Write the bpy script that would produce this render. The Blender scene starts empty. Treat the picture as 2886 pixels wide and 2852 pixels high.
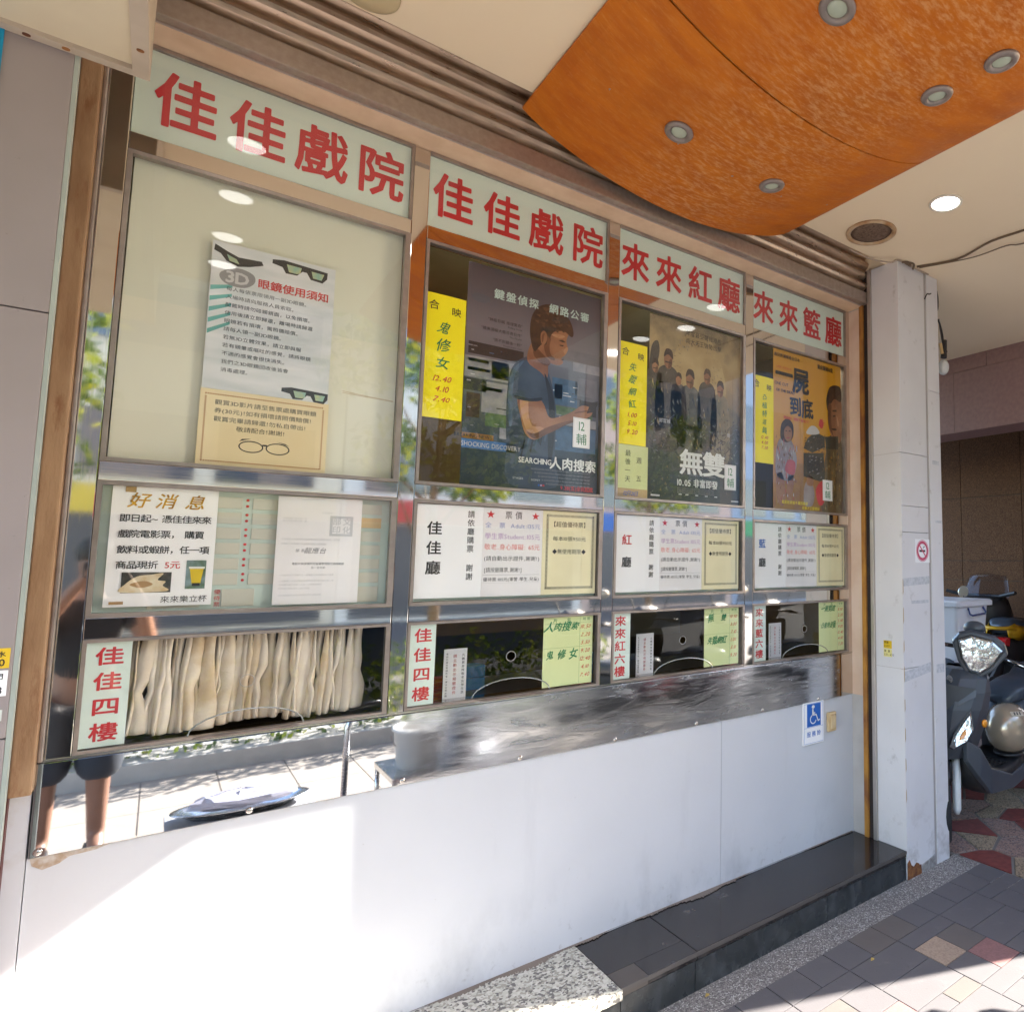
import bpy, bmesh, math, random
from mathutils import Vector, Matrix
from mathutils.kdtree import KDTree
import numpy as np
random.seed(7)
R = math.radians
scene = bpy.context.scene
col = scene.collection
# ------------------------------------------------------------------ camera
cam_d = bpy.data.cameras.new("camera"); cam = bpy.data.objects.new("camera", cam_d); col.objects.link(cam)
cam_d.sensor_width = 36; cam_d.lens = 23.314; cam_d.shift_x = -0.23194; cam_d.shift_y = -0.00426
cam_d.clip_start = 0.03; cam_d.clip_end = 400
_a, _b, _c = R(41.5395), R(5.1599), R(0.2212)
F = Vector((math.sin(_a)*math.cos(_b), math.cos(_a)*math.cos(_b), math.sin(_b)))
r0 = Vector((math.cos(_a), -math.sin(_a), 0)); u0 = r0.cross(F)
RR = math.cos(_c)*r0 + math.sin(_c)*u0; UU = -math.sin(_c)*r0 + math.cos(_c)*u0
mw = Matrix((RR, UU, -F)).transposed().to_4x4(); mw.translation = Vector((0, -2.6, 1.7048))
cam.matrix_world = mw
scene.camera = cam
# ------------------------------------------------------------------ light
world = bpy.data.worlds.new("World"); scene.world = world; world.use_nodes = True
wn = world.node_tree.nodes; wl = world.node_tree.links
sky = wn.new("ShaderNodeTexSky"); sky.sky_type = 'NISHITA'; sky.sun_disc = False
S = Vector((1.0, -0.46, 0.66)).normalized()          # towards the sun
sky.sun_elevation = math.asin(S.z); sky.sun_rotation = math.atan2(S.x, S.y)
bg = wn["Background"]; bg.inputs[1].default_value = 0.15
wl.new(sky.outputs[0], bg.inputs[0])
sd = bpy.data.lights.new("sun", 'SUN'); sd.energy = 5.0; sd.angle = R(0.6); sd.color = (1, .94, .84)
so = bpy.data.objects.new("sun", sd); col.objects.link(so)
so.rotation_euler = S.to_track_quat('Z', 'Y').to_euler(); so.location = (20, -10, 15)
vs = scene.view_settings; vs.view_transform = 'Standard'; vs.look = 'None'; vs.exposure = 3.08; vs.gamma = 1; vs.use_curve_mapping = False
scene.render.engine = 'CYCLES'
cy = scene.cycles; cy.max_bounces = 14; cy.transparent_max_bounces = 24; cy.diffuse_bounces = 6; cy.glossy_bounces = 6
cy.sample_clamp_indirect = 6; cy.use_denoising = True
# ------------------------------------------------------------------ materials
MT = {}
def mat(name, c, rough=.6, metal=0, c2=None, scale=8, bump=0, bscale=60, stretch=(1,1,1), spec=.5, coat=0, emit=0, var=.12, detail=4, bdist=.002, rvar=0):
    if name in MT: return MT[name]
    m = bpy.data.materials.new(name); m.use_nodes = True; MT[name] = m
    n = m.node_tree.nodes; l = m.node_tree.links; p = n["Principled BSDF"]
    p.inputs["Roughness"].default_value = rough; p.inputs["Metallic"].default_value = metal
    p.inputs["Specular IOR Level"].default_value = spec; p.inputs["Coat Weight"].default_value = coat
    p.inputs["Coat Roughness"].default_value = .06
    tc = n.new("ShaderNodeTexCoord"); mp = n.new("ShaderNodeMapping"); mp.inputs[3].default_value = stretch
    l.new(tc.outputs["Object"], mp.inputs[0])
    if c2 is None: c2 = tuple(x*(1-var) for x in c)
    nz = n.new("ShaderNodeTexNoise"); nz.inputs["Scale"].default_value = scale; nz.inputs["Detail"].default_value = detail
    l.new(mp.outputs[0], nz.inputs["Vector"])
    rp = n.new("ShaderNodeValToRGB"); rp.color_ramp.elements[0].position = .35; rp.color_ramp.elements[1].position = .65
    rp.color_ramp.elements[0].color = (*c2, 1); rp.color_ramp.elements[1].color = (*c, 1)
    l.new(nz.outputs[0], rp.inputs[0]); l.new(rp.outputs[0], p.inputs["Base Color"])
    if rvar:
        mr = n.new("ShaderNodeMapRange"); mr.inputs[3].default_value = max(0, rough-rvar); mr.inputs[4].default_value = rough+rvar
        mr.inputs[1].default_value = .3; mr.inputs[2].default_value = .7
        l.new(nz.outputs[0], mr.inputs[0]); l.new(mr.outputs[0], p.inputs["Roughness"])
    if bump:
        bn = n.new("ShaderNodeTexNoise"); bn.inputs["Scale"].default_value = bscale; bn.inputs["Detail"].default_value = 3
        l.new(mp.outputs[0], bn.inputs["Vector"])
        b = n.new("ShaderNodeBump"); b.inputs["Strength"].default_value = bump; b.inputs["Distance"].default_value = bdist
        l.new(bn.outputs[0], b.inputs["Height"]); l.new(b.outputs[0], p.inputs["Normal"])
    if emit:
        p.inputs["Emission Color"].default_value = (*c, 1); p.inputs["Emission Strength"].default_value = emit
    return m
def layer(m, c, scale, lo, hi, stretch=(1,1,1), detail=6, amt=1, rough=None, zrange=None, coord="Object"):
    """a second colour laid over a material in noise-shaped patches"""
    n = m.node_tree.nodes; l = m.node_tree.links; p = n["Principled BSDF"]
    tc = n.new("ShaderNodeTexCoord"); mp = n.new("ShaderNodeMapping"); mp.inputs[3].default_value = stretch
    l.new(tc.outputs[coord], mp.inputs[0])
    nz = n.new("ShaderNodeTexNoise"); nz.inputs["Scale"].default_value = scale; nz.inputs["Detail"].default_value = detail; nz.inputs["Roughness"].default_value = .65
    l.new(mp.outputs[0], nz.inputs["Vector"])
    mr = n.new("ShaderNodeMapRange"); mr.inputs[1].default_value = lo; mr.inputs[2].default_value = hi; mr.inputs[4].default_value = amt
    l.new(nz.outputs[0], mr.inputs[0]); fac = mr.outputs[0]
    if zrange:
        sp = n.new("ShaderNodeSeparateXYZ"); l.new(tc.outputs[coord], sp.inputs[0])
        m2 = n.new("ShaderNodeMapRange"); m2.inputs[1].default_value = zrange[0]; m2.inputs[2].default_value = zrange[1]
        l.new(sp.outputs[2], m2.inputs[0])
        mu = n.new("ShaderNodeMath"); mu.operation = 'MULTIPLY'; l.new(fac, mu.inputs[0]); l.new(m2.outputs[0], mu.inputs[1]); fac = mu.outputs[0]
    src = p.inputs["Base Color"].links[0].from_socket
    mx = n.new("ShaderNodeMix"); mx.data_type = 'RGBA'
    l.new(fac, mx.inputs[0]); l.new(src, mx.inputs[6]); mx.inputs[7].default_value = (*c, 1)
    l.new(mx.outputs[2], p.inputs["Base Color"])
    return m
def flecks(m, cols, scale):
    """granite-like flecks: voronoi cells given one of several colours"""
    n = m.node_tree.nodes; l = m.node_tree.links; p = n["Principled BSDF"]
    tc = n.new("ShaderNodeTexCoord"); v = n.new("ShaderNodeTexVoronoi"); v.inputs["Scale"].default_value = scale
    l.new(tc.outputs["Object"], v.inputs["Vector"])
    sp = n.new("ShaderNodeSeparateColor"); l.new(v.outputs["Color"], sp.inputs[0])
    rp = n.new("ShaderNodeValToRGB"); rp.color_ramp.interpolation = 'CONSTANT'
    e = rp.color_ramp.elements
    while len(e) < len(cols): e.new(.5)
    for i, (pos, c) in enumerate(cols): e[i].position = pos; e[i].color = (*c, 1)
    l.new(sp.outputs[0], rp.inputs[0]); l.new(rp.outputs[0], p.inputs["Base Color"])
    return m
def glass(name, tint=(1,1,1), f0=.06, rough=0.0, film=0):
    m = bpy.data.materials.new(name); m.use_nodes = True; MT[name] = m
    n = m.node_tree.nodes; l = m.node_tree.links; n.remove(n["Principled BSDF"])
    out = n["Material Output"]
    tr = n.new("ShaderNodeBsdfTransparent"); tr.inputs[0].default_value = (*tint, 1)
    gl = n.new("ShaderNodeBsdfGlossy"); gl.inputs["Roughness"].default_value = rough
    lw = n.new("ShaderNodeLayerWeight"); lw.inputs[0].default_value = .5
    pw = n.new("ShaderNodeMath"); pw.operation = 'POWER'; pw.inputs[1].default_value = 5
    l.new(lw.outputs["Facing"], pw.inputs[0])
    mr = n.new("ShaderNodeMapRange"); mr.inputs[3].default_value = f0; mr.inputs[4].default_value = 1
    l.new(pw.outputs[0], mr.inputs[0])
    mx = n.new("ShaderNodeMixShader"); l.new(mr.outputs[0], mx.inputs[0]); l.new(tr.outputs[0], mx.inputs[1]); l.new(gl.outputs[0], mx.inputs[2])
    res = mx.outputs[0]
    if film:
        df = n.new("ShaderNodeBsdfDiffuse"); df.inputs[0].default_value = (.7, .72, .66, 1)
        m2 = n.new("ShaderNodeMixShader"); m2.inputs[0].default_value = film
        l.new(res, m2.inputs[1]); l.new(df.outputs[0], m2.inputs[2]); res = m2.outputs[0]
    l.new(res, out.inputs[0]); return m
GL = glass("window_glass", (.995, 1, .995), .032, .008)
SCR = glass("scooter_screen", (.80, .80, .84), .02, .02)
def steel(name, c=(.67, .62, .575), rough=.09, wave=.25, scratch=0, stretch=(1, 1, 30)):
    m = bpy.data.materials.new(name); m.use_nodes = True; MT[name] = m
    n = m.node_tree.nodes; l = m.node_tree.links; p = n["Principled BSDF"]
    p.inputs["Metallic"].default_value = 1; p.inputs["Base Color"].default_value = (*c, 1); p.inputs["Roughness"].default_value = rough
    tc = n.new("ShaderNodeTexCoord"); mp = n.new("ShaderNodeMapping"); mp.inputs[3].default_value = stretch; l.new(tc.outputs["Object"], mp.inputs[0])
    nz = n.new("ShaderNodeTexNoise"); nz.inputs["Scale"].default_value = 14; nz.inputs["Detail"].default_value = 5; l.new(mp.outputs[0], nz.inputs["Vector"])
    mr = n.new("ShaderNodeMapRange"); mr.inputs[1].default_value = .3; mr.inputs[2].default_value = .75; mr.inputs[3].default_value = rough*.55; mr.inputs[4].default_value = rough*1.7
    l.new(nz.outputs[0], mr.inputs[0]); rs = mr.outputs[0]
    wv = n.new("ShaderNodeTexNoise"); wv.inputs["Scale"].default_value = 1.6; wv.inputs["Detail"].default_value = 0; l.new(tc.outputs["Object"], wv.inputs["Vector"])
    b = n.new("ShaderNodeBump"); b.inputs["Strength"].default_value = wave; b.inputs["Distance"].default_value = .006; l.new(wv.outputs[0], b.inputs["Height"])
    nrm = b.outputs[0]
    if scratch:      # rubbed, scratched protective film: curved strokes that scatter light
        m3 = n.new("ShaderNodeMapping"); m3.inputs[2].default_value = (0, R(22), 0); m3.inputs[3].default_value = (1.3, 1, 9); l.new(tc.outputs["Object"], m3.inputs[0])
        n3 = n.new("ShaderNodeTexNoise"); n3.inputs["Scale"].default_value = 2.6; n3.inputs["Detail"].default_value = 9; n3.inputs["Roughness"].default_value = .62; n3.inputs["Distortion"].default_value = 1.1
        l.new(m3.outputs[0], n3.inputs["Vector"])
        r3 = n.new("ShaderNodeMapRange"); r3.inputs[1].default_value = .42; r3.inputs[2].default_value = .66; r3.inputs[3].default_value = .09; r3.inputs[4].default_value = scratch
        l.new(n3.outputs[0], r3.inputs[0])
        sp = n.new("ShaderNodeSeparateXYZ"); l.new(tc.outputs["Object"], sp.inputs[0])
        rx = n.new("ShaderNodeMapRange"); rx.inputs[1].default_value = -.86; rx.inputs[2].default_value = -.45; rx.inputs[3].default_value = .0; l.new(sp.outputs[0], rx.inputs[0])
        mu = n.new("ShaderNodeMath"); mu.operation = 'MULTIPLY'; l.new(r3.outputs[0], mu.inputs[0]); l.new(rx.outputs[0], mu.inputs[1])
        ad = n.new("ShaderNodeMath"); ad.operation = 'ADD'; l.new(mu.outputs[0], ad.inputs[0]); ad.inputs[1].default_value = .02; rs = ad.outputs[0]
        b2 = n.new("ShaderNodeBump"); b2.inputs["Distance"].default_value = .0011
        mb = n.new("ShaderNodeMath"); mb.operation = 'MULTIPLY'; mb.inputs[1].default_value = .5; l.new(rx.outputs[0], mb.inputs[0]); l.new(mb.outputs[0], b2.inputs["Strength"])
        l.new(n3.outputs[0], b2.inputs["Height"]); l.new(nrm, b2.inputs["Normal"]); nrm = b2.outputs[0]
    l.new(rs, p.inputs["Roughness"]); l.new(nrm, p.inputs["Normal"])
    return m
ST_V = steel("polished_steel_upright", stretch=(40, 1, 1), rough=.04, wave=.12)
ST_H = steel("polished_steel_rail", rough=.04, wave=.12)
ST_A = steel("scratched_steel_sheet", c=(.50, .52, .57), rough=.05, wave=.02, scratch=.30)
CHAN = mat("aluminium_channel", (.42, .36, .33), .38, .75, var=.2, scale=20)
SEAL = mat("dirty_sealant", (.2, .17, .14), .8)
WALLW = mat("white_wall_paint", (.60, .605, .635), .55, c2=(.575, .58, .61), scale=2.5, bump=.15, bscale=40)
layer(WALLW, (.30, .31, .34), 4.5, .50, .72, amt=.55, zrange=(.50, .14), stretch=(1, 1, .5))
layer(WALLW, (.24, .22, .21), 26, .60, .72, amt=.6, zrange=(.30, .13))
layer(WALLW, (.40, .40, .43), 2.6, .60, .78, amt=.2, stretch=(3, 1, .35))
layer(WALLW, (.33, .30, .27), 55, .71, .74, amt=.6)
layer(WALLW, (.45, .38, .32), 14, .48, .7, amt=.45, zrange=(.90, .93))
JAMB = mat("return_wall_paint", (.66, .6, .56), .6, c2=(.6, .52, .46), scale=6, bump=.2)
PILL = mat("grey_painted_panel", (.70, .68, .69), .5, c2=(.65, .63, .64), scale=3, bump=.1)
layer(PILL, (.36, .33, .31), 9, .62, .74, amt=.55)
layer(PILL, (.3, .27, .25), 6, .5, .66, amt=.6, zrange=(.5, .05))
layer(PILL, (.2, .18, .17), 70, .71, .74, amt=.7)
PILL2 = mat("mauve_grey_painted_panel", (.30, .255, .25), .6, c2=(.27, .23, .225), scale=3, bump=.1)
layer(PILL2, (.17, .14, .14), 60, .68, .74, amt=.6)
CREAM = mat("cream_ceiling_paint", (.88, .73, .53), .6, c2=(.85, .70, .50), scale=1.5)
ORNG = mat("orange_stained_veneer", (.58, .165, .012), .6, c2=(.47, .115, .008), scale=4, stretch=(1.3, 4, 1), coat=0, spec=.25, rvar=.1, detail=6)
layer(ORNG, (.36, .095, .012), 2.2, .5, .72, amt=.55)
layer(ORNG, (.66, .30, .08), 13, .52, .72, stretch=(1, 4.5, 1), amt=.28)
layer(ORNG, (.70, .40, .17), 44, .55, .72, stretch=(1, 4, 1), amt=.2)
layer(ORNG, (.25, .07, .012), 90, .60, .74, stretch=(1, 5, 1), amt=.4)
layer(ORNG, (.72, .42, .19), 26, .46, .66, stretch=(1, 3, 1), amt=.55, zrange=(.04, -.02))
RUST = mat("rusty_brown_rail_paint", (.36, .225, .125), .7, c2=(.25, .14, .07), scale=7, stretch=(3, 3, .7), bump=.4, bscale=50, bdist=.003)
layer(RUST, (.2, .08, .03), 12, .56, .7, stretch=(2, 2, .5), amt=.8)
RUSTD = mat("raw_rust", (.30, .12, .035), .9, c2=(.1, .03, .015), scale=30, bump=.8, bscale=60, bdist=.006)
ORR = mat("orange_rust_rail", (.48, .22, .03), .6, c2=(.22, .08, .02), scale=12, stretch=(1, 1, .5))
SHUT = mat("brown_shutter_metal", (.66, .50, .37), .34, .8, c2=(.55, .41, .30), scale=22, stretch=(.6, 3, 3), rvar=.08, bump=.1)
SHBAR = mat("shutter_bottom_bar_metal", (.42, .34, .29), .42, .6, c2=(.36, .285, .24), scale=45, stretch=(1, 1, 1))
DARK = mat("dark_gap", (.03, .02, .018), .8)
BLKG = mat("polished_black_granite", (.030, .025, .024), .12, c2=(.019, .016, .016), scale=30, rvar=.06)
layer(BLKG, (.11, .1, .1), 6, .55, .78, amt=.5)
BLKR = mat("black_granite_riser", (.02, .024, .026), .28, c2=(.035, .04, .043), scale=12, rvar=.1)
layer(BLKR, (.16, .17, .18), 10, .52, .78, amt=.5, stretch=(1, 1, .6))
DUST = mat("brown_dust_mortar", (.22, .18, .15), .9)
GRAN = flecks(mat("speckled_grey_granite", (.5, .5, .45), .45, bump=.25, bscale=90, bdist=.003), [(0, (.13, .12, .11)), (.22, (.33, .31, .26)), (.5, (.5, .49, .42)), (.78, (.58, .56, .5))], 105)
AGG = flecks(mat("exposed_aggregate", (.3, .3, .3), .75, bump=1, bscale=120, bdist=.006), [(0, (.12, .11, .105)), (.3, (.2, .18, .17)), (.62, (.28, .26, .24)), (.9, (.5, .48, .45))], 210)
TILE = mat("dark_grey_paving_tile", (.115, .105, .11), .7, c2=(.10, .093, .098), scale=3, bump=.5, bscale=180, bdist=.0015)
TILE2 = mat("warm_grey_paving_tile", (.135, .112, .10), .7, c2=(.11, .095, .088), scale=3, bump=.5, bscale=180, bdist=.0015)
for m_ in (TILE, TILE2):
    layer(m_, (.19, .175, .17), 7, .55, .75, amt=.45); layer(m_, (.05, .045, .045), 60, .62, .74, amt=.6)
TTAN = mat("tan_paving_tile", (.36, .27, .2), .8, c2=(.27, .19, .14), scale=120, bump=.5, bscale=180)
TRED = mat("red_paving_tile", (.25, .125, .118), .8, c2=(.20, .10, .095), scale=100, bump=.5, bscale=180)
MORT = mat("cement_mortar", (.17, .155, .15), .9, bump=.3)
BLACK = mat("black_print", (.015, .015, .018), .5)
RED = mat("red_print", (.62, .03, .035), .45)
REDS = mat("red_sign_vinyl", (.60, .035, .045), .4)
GREEN = mat("green_marker_ink", (.01, .22, .08), .5)
BLUE = mat("blue_print", (.01, .12, .5), .45)
PBLUE = mat("pale_blue_print", (.26, .33, .62), .5)
PURP = mat("pale_mauve_print", (.55, .35, .62), .5)
PINK = mat("pale_red_print", (.85, .25, .22), .5)
RINK = mat("red_marker_ink", (.6, .06, .03), .5)
GREY = mat("grey_print", (.28, .28, .3), .5)
LGREY = mat("light_grey_print", (.6, .6, .62), .5)
WHITE = mat("white_print", (.82, .84, .82), .5)
MINT = mat("pale_mint_print", (.55, .72, .68), .5)
GOLD = mat("gold_foil_print", (.70, .38, .03), .35, .3, c2=(.3, .12, .02), scale=45)
SIGNG = mat("pale_sea_green_glass_backing", (.69, .79, .73), .35, c2=(.66, .76, .70), scale=2)
PAPER = mat("white_paper", (.90, .90, .92), .6, c2=(.87, .87, .89), scale=4)
PAPERG = mat("old_grey_paper", (.84, .82, .83), .6, c2=(.78, .76, .77), scale=5)
PAPERY = mat("pale_yellow_paper", (.86, .80, .54), .6, c2=(.78, .71, .46), scale=4)
PAPERN = mat("buff_notice_paper", (.80, .68, .42), .55, c2=(.76, .62, .36), scale=4)
PAPERL = mat("lime_paper", (.70, .76, .40), .6, c2=(.67, .72, .37), scale=3)
YELLOW = mat("bright_yellow_paper", (.98, .86, .003), .6, c2=(.96, .82, .0), scale=7)
TAPE = mat("brown_tape", (.42, .26, .12), .4)
TAN = mat("tan_paper_strip", (.55, .40, .22), .6)
BACKB = mat("beige_backing_board", (.72, .73, .62), .55, c2=(.68, .69, .58), scale=2)
BACKB2 = mat("lower_beige_backing_board", (.77, .76, .64), .55, c2=(.73, .72, .60), scale=2)
BOARD = mat("mint_timetable_board", (.55, .64, .59), .4, c2=(.5, .6, .55), scale=3)
SLOT = mat("timetable_slot_card", (.60, .58, .49), .6, c2=(.55, .55, .48), scale=5)
SLOTO = mat("orange_slot_card", (.68, .50, .28), .6)
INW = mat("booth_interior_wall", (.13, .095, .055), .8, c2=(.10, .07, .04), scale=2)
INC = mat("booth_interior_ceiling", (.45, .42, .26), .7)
CLOTH = mat("cream_curtain_cloth", (.78, .70, .60), .85, c2=(.68, .58, .47), scale=4, bump=.3, bscale=200)
# ------------------------------------------------------------------ mesh helpers
ORG = {}
def tag(o, label=None, cat=None, group=None, kind=None):
    if label: o["label"] = label
    if cat: o["category"] = cat
    if group: o["group"] = group
    if kind: o["kind"] = kind
    return o
def thing(name, loc, label, cat, group=None):
    o = bpy.data.objects.new(name, None); o.empty_display_size = .1; o.location = loc; col.objects.link(o)
    ORG[o.name] = Vector(loc); return tag(o, label, cat, group)
class MB:
    def __init__(s): s.v = []; s.f = []; s.mi = []; s.cur = 0
    def add(s, vs, fs):
        k = len(s.v); s.v += [Vector(v) for v in vs]; s.f += [[i+k for i in f] for f in fs]; s.mi += [s.cur]*len(fs); return s
    def box(s, x0, x1, y0, y1, z0, z1, cx=0, M=None):
        c = cx
        if c <= 0:
            v = [(x0,y0,z0),(x1,y0,z0),(x1,y1,z0),(x0,y1,z0),(x0,y0,z1),(x1,y0,z1),(x1,y1,z1),(x0,y1,z1)]
            f = [(3,2,1,0),(4,5,6,7),(0,1,5,4),(1,2,6,5),(2,3,7,6),(3,0,4,7)]
        else:
            bm = bmesh.new(); bmesh.ops.create_cube(bm, size=1)
            for q in bm.verts: q.co = Vector(((x0+x1)/2+q.co.x*(x1-x0), (y0+y1)/2+q.co.y*(y1-y0), (z0+z1)/2+q.co.z*(z1-z0)))
            bmesh.ops.bevel(bm, geom=bm.edges[:], offset=c, segments=2, affect='EDGES', profile=.6)
            bm.verts.index_update(); v = [q.co.copy() for q in bm.verts]; f = [[q.index for q in fc.verts] for fc in bm.faces]; bm.free()
        if M: v = [M @ Vector(q) for q in v]
        return s.add(v, f)
    def tube(s, pts, r, n=8, caps=True):
        pts = [Vector(p) for p in pts]; rs = r if isinstance(r, (list, tuple)) else [r]*len(pts)
        k = len(s.v); up = None
        for i, p in enumerate(pts):
            d = (pts[min(i+1, len(pts)-1)]-pts[max(i-1, 0)])
            if d.length < 1e-9: d = Vector((0, 0, 1))
            d.normalize()
            if up is None: up = d.orthogonal().normalized()
            else:
                up = up - d*up.dot(d)
                up = up.normalized() if up.length > 1e-6 else d.orthogonal().normalized()
            w = d.cross(up)
            for j in range(n):
                a = 2*math.pi*j/n; s.v.append(p+(up*math.cos(a)+w*math.sin(a))*rs[i])
        for i in range(len(pts)-1):
            for j in range(n):
                s.f.append([k+i*n+j, k+i*n+(j+1) % n, k+(i+1)*n+(j+1) % n, k+(i+1)*n+j]); s.mi.append(s.cur)
        if caps:
            s.f.append([k+j for j in range(n)][::-1]); s.f.append([k+(len(pts)-1)*n+j for j in range(n)]); s.mi += [s.cur]*2
        return s
    def loft(s, rings, caps=True, close=True):
        n = len(rings[0]); k = len(s.v)
        for rg in rings: s.v += [Vector(p) for p in rg]
        for i in range(len(rings)-1):
            for j in range(n if close else n-1):
                s.f.append([k+i*n+j, k+i*n+(j+1) % n, k+(i+1)*n+(j+1) % n, k+(i+1)*n+j]); s.mi.append(s.cur)
        if caps:
            s.f.append([k+j for j in range(n)][::-1]); s.f.append([k+(len(rings)-1)*n+j for j in range(n)]); s.mi += [s.cur]*2
        return s
    def lathe(s, prof, c, axis='z', n=24, sx=1, sy=1):
        rings = []
        for (r, h) in prof:
            ring = []
            for j in range(n):
                a = 2*math.pi*j/n; ca, sa = r*math.cos(a)*sx, r*math.sin(a)*sy
                ring.append({'z': (c[0]+ca, c[1]+sa, c[2]+h), 'y': (c[0]+ca, c[1]+h, c[2]+sa), 'x': (c[0]+h, c[1]+ca, c[2]+sa)}[axis])
            rings.append(ring)
        return s.loft(rings, caps=True)
    def prism_xz(s, pts, y0, y1):
        n = len(pts); return s.add([(x, y0, z) for x, z in pts]+[(x, y1, z) for x, z in pts], [list(range(n)), list(range(2*n-1, n-1, -1))]+[[i, i+n, (i+1) % n+n, (i+1) % n] for i in range(n)])
    def ball(s, c, rx, ry, rz, n=16, m=10, M=None):
        k = [];
        for i in range(m+1):
            t = math.pi*i/m; rr = max(math.sin(t), 1e-3)
            k.append([(c[0]+rx*rr*math.cos(2*math.pi*j/n), c[1]+ry*rr*math.sin(2*math.pi*j/n), c[2]-rz*math.cos(t)) for j in range(n)])
        if M: k = [[M @ Vector(p) for p in rg] for rg in k]
        return s.loft(k)
    def build(s, name, m, parent=None, smooth=False, bevel=0, sub=0, world_coords=True):
        me = bpy.data.meshes.new(name)
        o_ = Vector((0, 0, 0))
        root = parent
        while root is not None and root.parent is not None: root = root.parent
        if root is not None and world_coords: o_ = ORG.get(root.name, Vector((0, 0, 0)))
        me.from_pydata([v-o_ for v in s.v], [], s.f)
        ms = m if isinstance(m, (list, tuple)) else [m]
        for q in ms: me.materials.append(q)
        for p, i in zip(me.polygons, s.mi): p.material_index = i
        bm = bmesh.new(); bm.from_mesh(me); bmesh.ops.recalc_face_normals(bm, faces=bm.faces[:]); bm.to_mesh(me); bm.free()
        if smooth:
            for p in me.polygons: p.use_smooth = True
        o = bpy.data.objects.new(name, me); col.objects.link(o)
        if parent: o.parent = parent
        if bevel:
            b = o.modifiers.new("b", 'BEVEL'); b.width = bevel; b.segments = 2; b.limit_method = 'ANGLE'; b.angle_limit = R(40)
        if sub:
            q = o.modifiers.new("s", 'SUBSURF'); q.levels = sub; q.render_levels = sub
        return o
def box(name, m, parent, x0, x1, y0, y1, z0, z1, b=0): return MB().box(x0, x1, y0, y1, z0, z1, b).build(name, m, parent)
# ---- lettering: glyph meshes taken once from the built-in font
_G = {}
def _fill(loops, thick=0):
    """2D loops -> (verts, faces) filled"""
    cu = bpy.data.curves.new("t", 'CURVE'); cu.dimensions = '2D'; cu.fill_mode = 'BOTH'; cu.extrude = thick
    for lp in loops:
        sp = cu.splines.new('POLY'); sp.points.add(len(lp)-1)
        for q, (x, y) in zip(sp.points, lp): q.co = (x, y, 0, 1)
        sp.use_cyclic_u = True
    ob = bpy.data.objects.new("t", cu); me = ob.to_mesh()
    v = [tuple(q.co) for q in me.vertices]; f = [list(p.vertices) for p in me.polygons]
    ob.to_mesh_clear(); bpy.data.objects.remove(ob); bpy.data.curves.remove(cu)
    return v, f
def _outline(me):
    bm = bmesh.new(); bm.from_mesh(me); bmesh.ops.remove_doubles(bm, verts=bm.verts[:], dist=1e-5)
    seg = [(e.verts[0].co.xy.to_tuple(), e.verts[1].co.xy.to_tuple()) for e in bm.edges if len(e.link_faces) == 1]
    bm.free(); return seg
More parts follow.
